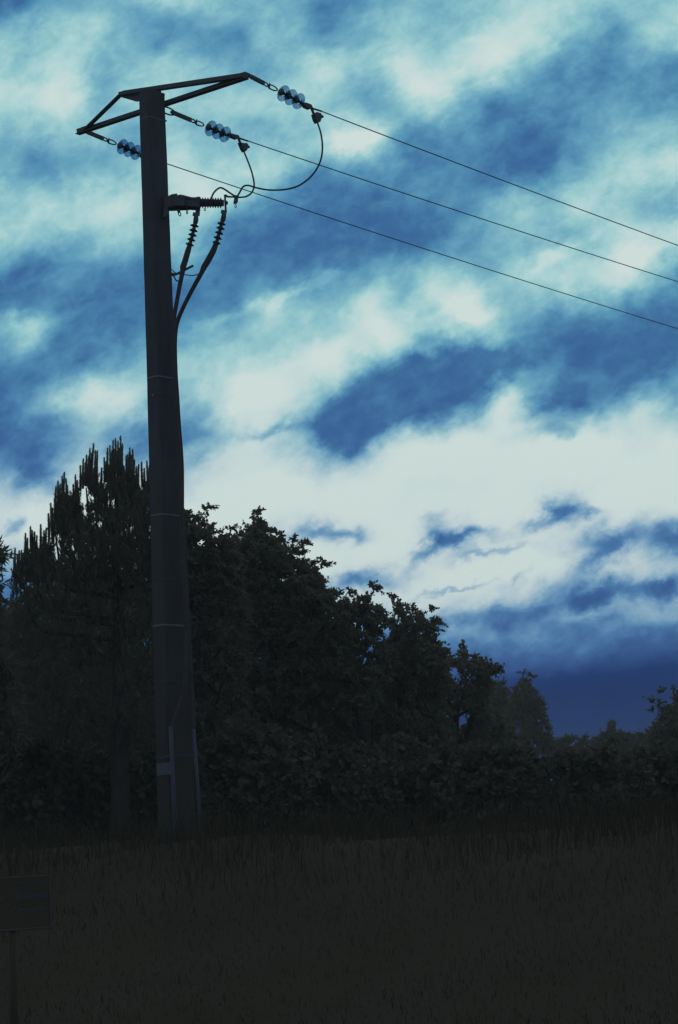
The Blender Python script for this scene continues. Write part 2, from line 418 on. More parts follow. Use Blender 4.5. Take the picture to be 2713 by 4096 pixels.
def smooth_path(pts, n=8):
    """Catmull-Rom through points"""
    P = [np.asarray(p, float) for p in pts]; P = [2 * P[0] - P[1]] + P + [2 * P[-1] - P[-2]]
    out_ = []
    for i in range(1, len(P) - 2):
        for k in range(n):
            t = k / n
            out_.append(.5 * ((2 * P[i]) + (-P[i - 1] + P[i + 1]) * t + (2 * P[i - 1] - 5 * P[i] + 4 * P[i + 1] - P[i + 2]) * t * t
                              + (-P[i - 1] + 3 * P[i] - 3 * P[i + 1] + P[i + 2]) * t ** 3))
    out_.append(P[-2]); return out_

# ------------------------------------------------------------------ ground
def sst(x, a, b):
    t = np.clip((x - a) / (b - a), 0, 1); return t * t * (3 - 2 * t)
def gz(x, y):
    x = np.asarray(x, float); y = np.asarray(y, float)
    z = 1.55 * sst(y, 17, 31) + .5 * sst(y, 32, 60) + 1.7 * sst(y, 60, 112) + 1.2 * sst(y, 112, 260)
    z = z + .07 * np.sin(x * .7 + y * .3) * sst(y, 12, 24) + .05 * np.sin(x * 1.9 - y * 1.3)
    return z
xs = np.concatenate([-np.geomspace(260, 16, 14), np.linspace(-15, 15, 61), np.geomspace(16, 260, 14)])
ys = np.concatenate([[-200, -120, -60, -20], np.linspace(-8, 62, 141), np.geomspace(64, 330, 20)])
X, Y = np.meshgrid(xs, ys); Z = gz(X, Y)
V = np.stack([X, Y, Z], -1).reshape(-1, 3)
nx = len(xs); ii, jj = np.meshgrid(np.arange(len(ys) - 1), np.arange(nx - 1), indexing='ij')
b0 = (ii * nx + jj).ravel(); Q = np.stack([b0, b0 + 1, b0 + nx + 1, b0 + nx], 1)
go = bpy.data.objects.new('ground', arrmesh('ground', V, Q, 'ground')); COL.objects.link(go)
tag(go, kind='structure')

# ------------------------------------------------------------------ concrete pole
YN = 31.8
wdir = np.array([sin(radians(40)), cos(radians(40)), 0.0])       # direction the line leaves in
adir = np.array([wdir[1], -wdir[0], 0.0])                         # along the cross arm, to the right and nearer
sect = [(362, 553, 594, 661), (1503, 585, 632, 707), (2500, 608, 659, 754), (3400, 632, 688, 792)]
secs = []
for y, xl, xn, xr in sect:
    N = PY(xn, y, YN)
    sl = np.linalg.norm((PV(xl, y, N, adir) - N)[:2]); sr = np.linalg.norm((PV(xr, y, N, wdir) - N)[:2])
    secs.append((N[2], N[0], sl, sr))
secs.sort()
zz = np.array([s_[0] for s_ in secs])
def sec(z):
    f_ = lambda k: float(np.interp(z, zz, [s_[k] for s_ in secs]))
    x = f_(1); sl, sr = f_(2), f_(3)
    if z < zz[0]:
        k = (zz[0] - z); sl += .012 * k; sr += .03 * k
    N = np.array([x, YN, z])
    return N, sl, sr
ZTOP = zz[-1]
ctop = sec(ZTOP)[0]
pole_base = sec(1.2)[0] * np.array([1, 1, 0]) + np.array([-.1, .25, float(gz(ctop[0], YN))])
pole = empty('utility_pole', pole_base, 'tall tapering concrete power pole with steel crossarm standing on the bank', 'pole')
def ringpts(z, off=0.0, ch=.018):
    N, sl, sr = sec(z)
    A = N - adir * off * -1 - wdir * off          # near corner pushed out
    c = [N + adir * off - wdir * off, N + adir * off + wdir * (sr + off), N - adir * (sl + off) + wdir * (sr + off), N - adir * (sl + off) - wdir * off]
    out_ = []
    for i in range(4):
        p, pr, nx_ = c[i], c[i - 1], c[(i + 1) % 4]
        out_.append(p + (pr - p) / np.linalg.norm(pr - p) * ch); out_.append(p + (nx_ - p) / np.linalg.norm(nx_ - p) * ch)
    return out_
mb = MB(); zs = list(np.linspace(.9, ZTOP, 40)); rr_ = random.Random(3)
for i, z in enumerate(zs):
    for p in ringpts(z):
        mb.v.append(p + np.array([rr_.uniform(-1, 1), rr_.uniform(-1, 1), 0]) * .0025)
for i in range(len(zs) - 1):
    for k in range(8):
        mb.f.append((i * 8 + k, i * 8 + (k + 1) % 8, (i + 1) * 8 + (k + 1) % 8, (i + 1) * 8 + k))
mb.f.append(tuple((len(zs) - 1) * 8 + k for k in range(8)))
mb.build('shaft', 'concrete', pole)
def nz(x, y): return PY(x, y, YN)[2]
# a notched concrete lip and steel saddle at the top
def strap_at(z, h, off=.007, m='strap'):
    mb = MB()
    for zz_ in (z - h / 2, z + h / 2):
        mb.v += ringpts(zz_, off, .03)
    for k in range(8): mb.f.append((k, (k + 1) % 8, 8 + (k + 1) % 8, 8 + k))
    for zz_ in (z - h / 2, z + h / 2):
        mb.v += ringpts(zz_, .0005, .03)
    for k in range(8):
        mb.f.append((k, 16 + k, 16 + (k + 1) % 8, (k + 1) % 8)); mb.f.append((8 + k, 8 + (k + 1) % 8, 24 + (k + 1) % 8, 24 + k))
    return mb.build('strap', m, pole)
for (x, y, h, m) in ((600, 464, .010, 'strap'), (632, 1503, .022, 'strap'), (634, 1578, .008, 'steel'), (648, 2055, .02, 'strap'),
                     (654, 2313, .010, 'steel'), (660, 2498, .024, 'strap'), (668, 2722, .010, 'steel')):
    st = strap_at(nz(x, y), h, m=m)
    # buckle on the right edge of the right-hand face
    N, sl, sr = sec(nz(x, y)); c = N + adir * .012 + wdir * (sr - .02)
    b_ = MB(); b_.beam(c - np.array([0, 0, h]), c + np.array([0, 0, h]), .03, .012, adir)
    o = b_.build('buckle', 'steel', st)
for (x, y) in ((612, 1581), (667, 3026)):
    N, sl, sr = sec(PY(x, y, YN)[2]); c = PV(x, y, N - wdir * .008, adir)
    b_ = MB(); b_.beam(c - np.array([0, 0, .016]), c + np.array([0, 0, .016]), .024, .006, wdir)
    tag(b_.build('tag', 'orange', pole), 'small orange tag on the pole strap')

# cross arm: a straight lower beam and a bent upper beam, both of angle steel
axis = ctop + wdir * .2 - adir * .1
mid = PY(609, 441, 32.5); zb = mid[2]
TL = PZ(330, 523, zb); TR = PZ(990, 306, zb)
arm_dir = (TR - TL) / np.linalg.norm(TR - TL); arm_w = np.array([-arm_dir[1], arm_dir[0], 0])
def AP(x, y, off=0.0): return PV(x, y, TL, arm_dir) + arm_w * off
arm_parts = empty('crossarm', (0, 0, 0), None, None); arm_parts.parent = pole
arm_parts.location = (0, 0, 0)
def angle(p, q_, w, t=.012, name='beam', side=1):
    d = (q_ - p); d /= np.linalg.norm(d); up = np.array([0, 0, 1.0]); up = up - d * (up @ d); up /= np.linalg.norm(up)
    s_ = np.cross(d, up)
    m_ = MB(); m_.beam(p, q_, t, w, up)
    m_.beam(p + s_ * side * w / 2 - up * (w / 2 - t / 2), q_ + s_ * side * w / 2 - up * (w / 2 - t / 2), w - .013, t, up)
    return m_
# the beam runs across the near face of the pole; the arch bar in front of it
angle(AP(318, 529, -.25) + arm_w * .25, AP(994, 305), .10).build('lower_beam', 'steel', arm_parts)
angle(AP(990, 303, -.03), AP(497, 376, -.03), .092, side=-1).build('upper_beam', 'steel', arm_parts)
angle(AP(491, 378, -.03), AP(345, 521, -.03), .078, side=-1).build('brace', 'steel', arm_parts)
MB().prism([AP(484, 373, -.06), AP(510, 366, -.06), AP(600, 358, -.06), AP(655, 362, -.06), AP(655, 400, -.06), AP(556, 410, -.06), AP(494, 392, -.06)],
           arm_w * .014).build('gusset_plate', 'steel', arm_parts)
MB().prism([AP(960, 299, -.05), AP(992, 290, -.05), AP(1010, 298, -.05), AP(997, 320, -.05), AP(975, 322, -.05)], arm_w * .02).build('end_plate', 'steel', arm_parts)
MB().prism([AP(315, 519, -.04), AP(350, 506, -.04), AP(372, 524, -.04), AP(350, 534, -.04), AP(317, 540, -.04)], arm_w * .02).build('end_plate', 'steel', arm_parts)
# capping lip of the pole and two through-bolts
N, sl, sr = sec(ZTOP)
cc_ = N + adir * -sl / 2 + wdir * sr / 2
m_ = MB(); m_.v = ringpts(ZTOP, .004) + [p + np.array([0, 0, .035]) for p in ringpts(ZTOP, .004)]
m_.f = [(k, (k + 1) % 8, 8 + (k + 1) % 8, 8 + k) for k in range(8)] + [tuple(range(8, 16)), tuple(range(8))[::-1]]
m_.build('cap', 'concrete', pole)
# shackle ring for the middle phase
ring_c = PV(676, 445, PY(609, 441, 32.0), wdir)
MB().ring(ring_c - wdir * .02, wdir, (0, 0, 1), .16, .055, .012).build('shackle_ring', 'steel', pole)

# ------------------------------------------------------------------ insulator strings, wires, jumpers
def disc_profile():
    p = [(-.035, .03), (-.032, .05), (-.020, .085), (-.002, .112), (.012, .126), (.020, .1275), (.026, .125), (.020, .120),
         (.010, .113), (.022, .108), (.034, .104), (.022, .100), (.004, .093), (.018, .086), (.034, .082), (.018, .078),
         (-.004, .071), (.014, .064), (.032, .060), (.014, .055), (-.010, .046), (-.012, .03)]
    return p
dm = MB(); dm.lathe((0, 0, 0), (1, 0, 0), disc_profile(), 36)
disc_me = dm.mesh('glass_disc'); disc_me.materials.append(MT['glass'])
disc_me.polygons.foreach_set('use_smooth', [True] * len(disc_me.polygons))
cm = MB(); cm.lathe((-.075, 0, 0), (1, 0, 0), [(0, .016), (.004, .034), (.015, .044), (.04, .048), (.052, .052), (.058, .03), (.07, .026), (.10, .026), (.112, .02), (.15, .018)], 16)
cap_me = cm.mesh('metal_cap'); cap_me.materials.append(MT['steel'])
cap_me.polygons.foreach_set('use_smooth', [True] * len(cap_me.polygons))

def string(T, pxT, pxE, discs, joints, label, first_link=None):
    """T anchor; everything lies in the vertical plane through T along wdir"""
    on = lambda x, y: PV(x, y, T, wdir)
    A = on(*pxT); E = on(*pxE)
    d = (E - A) / np.linalg.norm(E - A)
    d_, s_, u_ = frame(d)
    root = empty('insulator_string', A, label, 'insulator', 'glass insulator strings on the pole head')
    par = lambda x, y: A + d * ((on(x, y) - A) @ d)
    a0, a1, a2 = joints
    P0, P1, P2 = par(*a0), par(*a1), par(*a2)
    # twin-sided link plate with eye holes, then an open shackle
    hw = .032
    m_ = MB()
    for k in (-1, 1): m_.prism([P0 - d * .02 + u_ * hw * .6, P0 + d * .03 + u_ * hw, P1 - d * .1 + u_ * hw, P1 - d * .1 - u_ * hw, P0 + d * .03 - u_ * hw, P0 - d * .02 - u_ * hw * .6], s_ * .007)
    for v_ in m_.v[:12]: v_ -= s_ * .012
    for v_ in m_.v[12:]: v_ += s_ * .012
    m_.build('link_plate', 'steel', root)
    m_ = MB(); m_.ring(P1 - d * .06, d, u_, .055, .026, .011); m_.build('shackle', 'steel', root)
    m_ = MB(); L2 = np.linalg.norm(P2 - P1) / 2 + .02
    m_.ring((P1 + P2) / 2, d, u_ * .8 + s_ * .6, L2, .030, .011)
    m_.beam(P1 - u_ * .05 + d * .02, P1 + u_ * .05 + d * .02, .014, .014, d); m_.build('shackle', 'steel', root)
    rotm = Matrix(((d[0], s_[0], u_[0]), (d[1], s_[1], u_[1]), (d[2], s_[2], u_[2])))
    for px in discs:
        c = par(*px)
        o = bpy.data.objects.new('glass_disc', disc_me); COL.objects.link(o); o.parent = root
        o.matrix_basis = Matrix.Translation(Vector(c - A)) @ rotm.to_4x4()
        q_ = bpy.data.objects.new('metal_cap', cap_me); COL.objects.link(q_); q_.parent = o
    return root, d, s_, u_, on, A

def clamp(root, d, s_, u_, on, body, arm, lug, knob, sleeve):
    """tension clamp with a jumper lug hanging from it, outlines in the plane of the string"""
    MB().prism([on(*p) for p in body], s_ * .06).build('tension_clamp', 'steel', root)
    MB().tube([on(*p) for p in sleeve], [.017, .014], 8).build('wire_sleeve', 'steel', root)
    o = MB().prism([on(*p) for p in lug], s_ * .075).build('connector', 'steel', root)
    m_ = MB().tube([on(*p) for p in arm], [.022, .020, .024], 8); m_.build('connector_arm', 'steel', o)
    m_ = MB().tube([on(*p) for p in knob], [.028, .026, .020], 8); m_.build('connector_knob', 'steel', o)

def wire(A, w, pxE, label, b=.0006, ext=70, r=.0085):
    E = PV(*pxE, A, w); s1 = (E - A) @ w; dz = E[2] - A[2]; a = (dz - b * s1 * s1) / s1
    pts = [A + w * s + np.array([0, 0, a * s + b * s * s]) for s in np.linspace(0, ext, 60)]
    o = MB().tube([p - A for p in pts], r, 6).build('power_line', 'wire'); o.location = tuple(A)
    return tag(o, label, 'cable', 'bare power lines leaving the pole')

# right string
S3, d3, s3, u3, on3, _ = string(PV(1000, 304, TR, wdir), (1000, 304), (1240, 428), [(1131, 379), (1161, 393), (1192, 407)],
    [(1000, 304), (1075, 343), (1106, 360)], 'glass disc insulator string hanging from the right tip of the crossarm')
clamp(S3, d3, s3, u3, on3,
      [(1204, 411), (1222, 412), (1241, 420), (1247, 432), (1236, 438), (1218, 430)],
      [(1246, 432), (1253, 450), (1262, 470)],
      [(1252, 458), (1262, 450), (1278, 455), (1282, 470), (1276, 488), (1266, 494), (1258, 480)],
      [(1268, 456), (1282, 462), (1292, 468)], [(1244, 432), (1287, 445)])
wire(on3(1285, 444.5), wdir, (2713, 982), 'topmost of the three bare power lines crossing the sky to the right')
# middle string
S2, d2, s2, u2, on2, _ = string(ring_c, (692, 450), (945, 556), [(841, 510), (870, 521), (898, 532)],
    [(688, 449), (783, 492), (812, 503)], 'glass disc insulator string shackled to the pole just below its top')
clamp(S2, d2, s2, u2, on2,
      [(914, 533), (932, 538), (949, 542), (955, 552), (944, 558), (925, 550)],
      [(955, 554), (959, 566), (964, 578)],
      [(957, 570), (966, 574), (982, 574), (988, 582), (984, 600), (976, 608), (968, 598)],
      [(976, 580), (988, 585), (997, 589)], [(952, 551), (992, 564)])
wire(on2(990, 563), wdir, (2713, 1127), 'middle one of the three bare power lines crossing the sky to the right')
# left string, its far end hidden behind the pole
S1, d1, s1, u1, on1, _ = string(PV(345, 528, TL, wdir), (345, 526), (590, 628), [(487, 590), (514, 601), (542, 613)],
    [(345, 528), (432, 564), (461, 577)], 'glass disc insulator string hanging from the left tip of the crossarm')
clamp(S1, d1, s1, u1, on1,
      [(560, 618), (580, 620), (592, 626), (596, 634), (588, 640), (570, 634)],
      [(594, 636), (600, 650), (606, 660)],
      [(598, 656), (610, 652), (622, 660), (622, 676), (612, 684), (604, 676)],
      [(612, 662), (622, 668), (630, 672)], [(594, 632), (640, 645)])
wire(on1(638, 645), wdir, (2713, 1315), 'lowest of the three bare power lines, passing behind the pole')

# ------------------------------------------------------------------ arrester bracket beside the pole
YB = 32.0
B_ = lambda x, y, o=0.0: PY(x, y, YB + o)
arr = empty('surge_arrester', B_(672, 830), 'dark ribbed surge arrester assembly bracketed to the right side of the pole', 'arrester')
Yv = np.array([0, 1.0, 0])
m_ = MB()
m_.prism([B_(660, 800), B_(690, 785), B_(711, 782), B_(712, 789), B_(727, 786), B_(770, 797), B_(800, 797), B_(800, 835), B_(760, 832), B_(725, 834), B_(690, 836), B_(675, 836), B_(668, 870), B_(655, 880)], Yv * .22)
m_.build('bracket', 'steel', arr)
m_ = MB(); m_.prism([B_(690, 787, -.13), B_(709, 781, -.13), B_(711, 790, -.13), B_(740, 793, -.13), B_(740, 824, -.13), B_(694, 824, -.13)], Yv * .04)
m_.build('face_plate', 'steel', arr)
m_ = MB(); m_.prism([B_(766, 798), B_(771, 790), B_(775, 798)], Yv * .03); m_.build('spur', 'steel', arr)
MB().tube([B_(716, 792, -.1), B_(724, 787, -.1), B_(760, 795, -.1), B_(790, 798, -.1)], [.02, .03, .028, .02], 8).build('tube', 'steel', arr, True)
m_ = MB(); m_.tube([B_(700, 833), B_(712, 836), B_(738, 834)], .006, 6); m_.build('rod', 'steel', arr)
m_ = MB(); m_.tube([B_(794, 797, -.05), B_(794, 789, -.05)], .034, 12); m_.build('bolt_head', 'steel', arr)
m_ = MB(); prof = []
ax0, ax1 = B_(798, 811), B_(896, 812); AL = np.linalg.norm(ax1 - ax0)
core = [(0, .062), (AL, .050)]
m_.lathe(ax0, ax1 - ax0, core, 16); body = m_.build('arrester_body', 'porcelain', arr, True)
for k in range(9):
    c = ax0 + (ax1 - ax0) * ((k + .35) / 9.6)
    MB().lathe(c, ax1 - ax0, [(-.014, .055), (-.004, .080), (.004, .080), (.014, .055)], 18).build('shed', 'porcelain', body, True)
m_ = MB(); m_.beam(B_(900, 779), B_(904, 848), .030, .030, (1, 0, 0)); m_.build('end_bar', 'steel', arr)
m_ = MB(); m_.lathe(B_(898, 812), (1, 0, 0), [(0, .02), (.02, .03), (.045, .03), (.055, .015)], 10); m_.build('end_nut', 'steel', arr, True)
m_ = MB(); m_.tube([B_(902, 782), B_(912, 787), B_(940, 788), (B_(962, 789))], [.024, .016, .013, .013], 8); m_.build('terminal_stud', 'steel', arr)
m_ = MB(); m_.prism([B_(937, 782), B_(953, 783), B_(952, 806), (B_(947, 813)), B_(934, 814), B_(937, 800)], Yv * .06); cl = m_.build('line_clamp', 'steel', arr)
MB().ring(B_(943, 824), (1, 0, 0), (0, 0, 1), .013, .024, .006, 14).build('hanger_eye', 'steel', cl)
# lugs under the bracket
for (x0, y0, x1, y1, w_) in ((712, 834, 721, 862, .040), (748, 834, 749, 852, .028)):
    m_ = MB()
    A0, A1 = B_(x0, y0, -.05), B_(x1, y1, -.05); d_, sx, ux = frame(A1 - A0, (0, 1, 0))
    if w_ > .03: m_.beam(A0, A0 + (A1 - A0) * .62, w_ * 1.1, .02, (0, 1, 0))
    m_.ring(A0 + (A1 - A0) * (.80 if w_ > .03 else .55), d_, sx, .030 if w_ > .03 else .045, w_ * .42, .008, 14)
    m_.build('hanging_lug', 'steel', arr)
MB().ring(B_(820, 838, -.02), (1, 0, 0), (0, 0, 1), .014, .018, .006, 14).build('hanger_eye', 'steel', arr)
m_ = MB(); m_.prism([B_(785, 830), B_(801, 830), B_(799, 863), B_(781, 862)], Yv * .05); m_.build('earth_lug', 'steel', arr)

# ------------------------------------------------------------------ jumper cables
def px_path(pts, Y0_, Y1_):
    L = [0]
    for a_, b_ in zip(pts, pts[1:]): L.append(L[-1] + math.hypot(a_[0] - b_[0], a_[1] - b_[1]))
    return [PY(p[0], p[1], Y0_ + (Y1_ - Y0_) * l / L[-1]) for p, l in zip(pts, L)]
def jumper(pts, ya, yb, label, r=.014):
    P = smooth_path(px_path(pts, ya, yb), 8)
    o = MB().tube([p - P[0] for p in P], r, 8).build('jumper_cable', 'rubber', None, True); o.location = tuple(P[0])
    return tag(o, label, 'cable', 'jumper cables looping down to the arrester')
jumper([(1270, 490), (1283, 530), (1290, 580), (1286, 630), (1268, 675), (1235, 715), (1190, 745), (1140, 758), (1080, 760), (1030, 752), (1000, 743),
        (984, 742), (972, 748), (960, 768), (948, 790)], on3(1270, 490)[1], YB, 'longest jumper cable, a wide loop from the right insulator to the arrester')
jumper([(976, 606), (990, 640), (1005, 680), (1014, 715), (1017, 740), (1013, 760), (1003, 775), (985, 786), (965, 789), (946, 789)],
       on2(976, 606)[1], YB, 'middle jumper cable curving down from the insulator below the pole top')
jumper([(843, 800), (850, 782), (858, 768), (872, 755), (884, 751), (900, 758), (925, 775), (946, 788)], YB - .08, YB,
       'shortest jumper cable, a small arch over the ribbed arrester')
m_ = MB(); 
# ------------------------------------------------------------------ cable terminations and the cables down the pole
def termination(top, sheds, cable, label, Yd, rc, mids):
    P = lambda x, y: PY(x, y, Yd)
    root = empty('cable_termination', P(*top), label, 'cable', 'cable terminations beside the pole')
    tube_top = [P(*top), P(*mids[0]), P(*mids[1]), P(*mids[2])]
    MB().tube(tube_top, [.030, .034, .040, .036], 10).build('lug_barrel', 'steel', root, True)
    m_ = MB(); m_.beam(P(top[0] - 12, top[1] - 2), P(top[0] + 10, top[1] + 2), .04, .05); m_.build('clamp_bolt', 'steel', root)
    line = [P(*s_[:2]) for s_ in sheds]
    core = [P(*mids[2])] + line + [P(*cable[0][:2])]
    MB().tube(core, .026, 10).build('core', 'porcelain', root, True)
    for i, c in enumerate(line):
        d_ = (line[min(i + 1, 4)] - line[max(i - 1, 0)])
        MB().lathe(c, d_, [(-.026, .026), (-.012, .034), (.008, .066), (.014, .064), (.018, .028)], 18).build('shed', 'porcelain', root, True)
    pts = [P(c[0], c[1]) for c in cable]; rad = [c[2] for c in cable]
    n = 6; P2 = smooth_path(pts, n); rr = np.interp(np.linspace(0, len(pts) - 1, len(P2)), range(len(pts)), rad)
    MB().tube(P2, list(rr), 12).build('cable_sheath', 'rubber', root, True)
    return root
termination((784, 858), [(779, 901), (775, 920), (771, 938), (766, 957), (760, 976)],
            [(759, 982, .036), (752, 1005, .044), (742, 1040, .045), (736, 1058, .046), (733, 1068, .047), (731, 1084, .038), (726, 1110, .034), (718, 1150, .033),
             (709, 1200, .032), (700, 1250, .032), (694, 1300, .032), (694, 1380, .032), (699, 1480, .03), (706, 1600, .03), (716, 1800, .03), (724, 2000, .03), (731, 2200, .03), (744, 2500, .03), (742, 2720, .03), (705, 2860, .03), (684, 2920, .03)],
            'inner underground cable end with five rubber sheds, close to the pole', YB - .30, .03, [(785, 865), (784, 878), (782, 893)])
termination((897, 848), [(887, 893), (883, 911), (878, 930), (872, 950), (867, 969)],
            [(865, 974, .038), (855, 1000, .046), (842, 1025, .048), (828, 1050, .048), (818, 1066, .046), (806, 1092, .036), (788, 1125, .034), (765, 1167, .033),
             (742, 1212, .032), (722, 1255, .032), (709, 1290, .034), (702, 1325, .036), (699, 1390, .036), (703, 1500, .034), (709, 1600, .036), (715, 1700, .036), (723, 1800, .036), (727, 1880, .036), (728, 1980, .034), (729, 2060, .034), (738, 2200, .034), (752, 2500, .034), (768, 2800, .034), (775, 2920, .034)],
            'outer underground cable end with five rubber sheds, bowed away from the pole', YB - .12, .034, [(897, 855), (895, 868), (891, 884)])
# spacer arm and tie loops holding the cables off the pole
m_ = MB(); m_.tube([PY(684, 1097, YB - .2), PY(700, 1098, YB - .2), PY(712, 1094, YB - .2), PY(774, 1062, YB - .2)], [.03, .022, .019, .019], 8); m_.build('spacer_arm', 'steel', pole)
m_ = MB(); m_.tube(smooth_path([PY(688, 1077, YB - .1), PY(697, 1088, YB - .1), PY(712, 1095, YB - .1), PY(740, 1099, YB - .1), PY(772, 1102, YB - .1), PY(793, 1097, YB - .1)], 6), .008, 6); m_.build('tie', 'rubber', pole)
m_ = MB(); m_.tube(smooth_path([PY(692, 1100, YB - .1), PY(700, 1112, YB - .1), PY(706, 1122, YB - .1), PY(722, 1127, YB - .1)], 6), .011, 6); m_.build('tie', 'rubber', pole)
# pale cable guards at the foot, their bracket and the plate
Yg = YN - .12
for pts, r in (([(683, 2907), (697, 3210), (712, 3560)], .030), ([(775, 2915), (795, 3200), (815, 3560)], .026)):
    P = [PY(x, y, Yg) for x, y in pts]
    MB().tube(P, r, 12).build('cable_guard', 'guard', pole, True)
MB().beam(PY(622, 3031, Yg + .07), PY(783, 3017, Yg + .07), .02, .028).build('guard_bracket', 'guard', pole)
N, sl, sr = sec(PY(655, 3075, YN)[2])
pl = [PV(x, y, N - wdir * .012, adir) for x, y in ((628, 3053), (684, 3047), (684, 3098), (627, 3103))]
MB().prism(pl, wdir * .006).build('warning_plate', 'plate', pole)

# ------------------------------------------------------------------ cemetery sign
YS = 16.0
sdir = np.array([cos(radians(-38)), -sin(radians(-38)), 0]); sdir = np.array([.82, .57, 0]); sdir /= np.linalg.norm(sdir)
SN = np.array([sdir[1], -sdir[0], 0])                    # towards the camera
TRc = PY(205, 3492, YS)
SV = lambda x, y: PV(x, y, TRc, sdir)
c_tr, c_br = SV(203, 3494), SV(209, 3714)
Hs = c_tr[2] - c_br[2]
Wd = 0.80
root = empty('cemetery_sign', np.array([*(c_br - sdir * .28)[:2], float(gz(0, YS))]), 'dark green cemetery direction sign with pale border and faded lettering', 'sign')
tr = c_tr.copy(); br = tr - np.array([0, 0, Hs])
tl = tr - sdir * Wd; bl = br - sdir * Wd
MB().prism([tl, tr, br, bl], SN * .02).build('board', 'board', root)
def strip(p, q_, w_, up): return MB().beam(p + SN * .012, q_ + SN * .012, .004, w_, up)
zU = np.array([0, 0, 1.0])
for p, q_, up in ((tl - zU * .012, tr - zU * .012, zU), (bl + zU * .012, br + zU * .012, zU)):
    strip(p + sdir * .012, q_ - sdir * .022, .008, up).build('border', 'letter', root)
for p, q_ in ((tr - sdir * .012, br - sdir * .012), (tl + sdir * .012, bl + sdir * .012)):
    strip(p - zU * .008, q_ + zU * .008, .008, sdir).build('border', 'letter', root)
def text(body, px, py, size, sx=1.0):
    cu = bpy.data.curves.new('lettering', 'FONT'); cu.body = body; cu.size = size; cu.extrude = .0015; cu.align_x = 'RIGHT'
    to = bpy.data.objects.new('t', cu); COL.objects.link(to)
    bpy.context.view_layer.update()
    me = bpy.data.meshes.new_from_object(to.evaluated_get(bpy.context.evaluated_depsgraph_get()))
    bpy.data.objects.remove(to)
    me.materials.clear(); me.materials.append(MT['letter'])
    o = bpy.data.objects.new('lettering', me); COL.objects.link(o); o.parent = root
    P = SV(px, py) + SN * .0125 - np.array(root.location)
    mm = Matrix(((sdir[0] * sx, 0, SN[0], P[0]), (sdir[1] * sx, 0, SN[1], P[1]), (0, 1, 0, P[2]), (0, 0, 0, 1)))
    o.matrix_basis = mm
    o['label'] = 'faded lettering reading ' + body
text('ng du Commonwealth', 186, 3531, .030, .95)
text('Beaumont', 190, 3592, .066, .95)
text('d', 12, 3608, .066, .95)
text('Cemetery', 173, 3646, .066, .95)
pb = br - sdir * .30 - SN * .035
MB().tube([np.array([pb[0], pb[1], float(gz(pb[0], pb[1])) - .2]), np.array([pb[0], pb[1], tr[2] - .03])], .030, 12).build('post', 'post', root, True)

# ------------------------------------------------------------------ vegetation
def in_poly(P, poly):
    x, y = P[:, 0], P[:, 1]; ins = np.zeros(len(P), bool); n = len(poly)
    for i in range(n):
        x1, y1 = poly[i]; x2, y2 = poly[(i + 1) % n]
        if y1 == y2: continue
        c = ((y1 > y) != (y2 > y)) & (x < (x2 - x1) * (y - y1) / (y2 - y1) + x1)
        ins ^= c
    return ins
def edge_dist(P, poly):
    D = np.full(len(P), 1e9); n = len(poly)
    for i in range(n):
        a = np.array(poly[i], float); b = np.array(poly[(i + 1) % n], float); ab = b - a
        t = np.clip(((P - a) @ ab) / (ab @ ab), 0, 1); d = np.linalg.norm(P - (a + t[:, None] * ab), axis=1)
        D = np.minimum(D, d)
    return D
def unproj(px, Yd):
    r = F[None] * FPX + R[None] * (px[:, :1] - PW / 2) + U[None] * (PH / 2 - px[:, 1:2])
    return EYE + r * (Yd / r[:, 1])[:, None]
def unit(a): return a / np.maximum(np.linalg.norm(a, axis=-1, keepdims=True), 1e-9)
def leaf_arrays(B, D, L, Wd_, rng):
    """two-quad folded leaves"""
    n = len(B); rnd = unit(rng.normal(size=(n, 3))); S = unit(np.cross(D, rnd)); Nn = np.cross(S, D)
    L = L[:, None]; w = Wd_[:, None]
    V = np.stack([B, B + D * L * .33 + S * w + Nn * w * .35, B + D * L * .72 + S * w * .8 + Nn * w * .3, B + D * L - Nn * L * .08,
                  B + D * L * .72 - S * w * .8 + Nn * w * .3, B + D * L * .33 - S * w + Nn * w * .35], 1).reshape(-1, 3)
    b = np.arange(n)[:, None] * 6
    Q = np.concatenate([b + np.array([0, 1, 2, 3]), b + np.array([0, 3, 4, 5])], 0)
    return V, Q, S, Nn
leaf_unit = None
def unit_leaf_mesh(name, wr, m):
    V, Q, _, _ = leaf_arrays(np.zeros((1, 3)), np.array([[1.0, 0, 0]]), np.ones(1), np.full(1, wr), np.random.default_rng(1))
    # canonical frame
    V = np.array([(0, 0, 0), (.33, wr, wr * .35), (.72, wr * .8, wr * .3), (1, 0, -.08), (.72, -wr * .8, wr * .3), (.33, -wr, wr * .35)])
    return arrmesh(name, V, np.array([[0, 1, 2, 3], [0, 3, 4, 5]]), m)
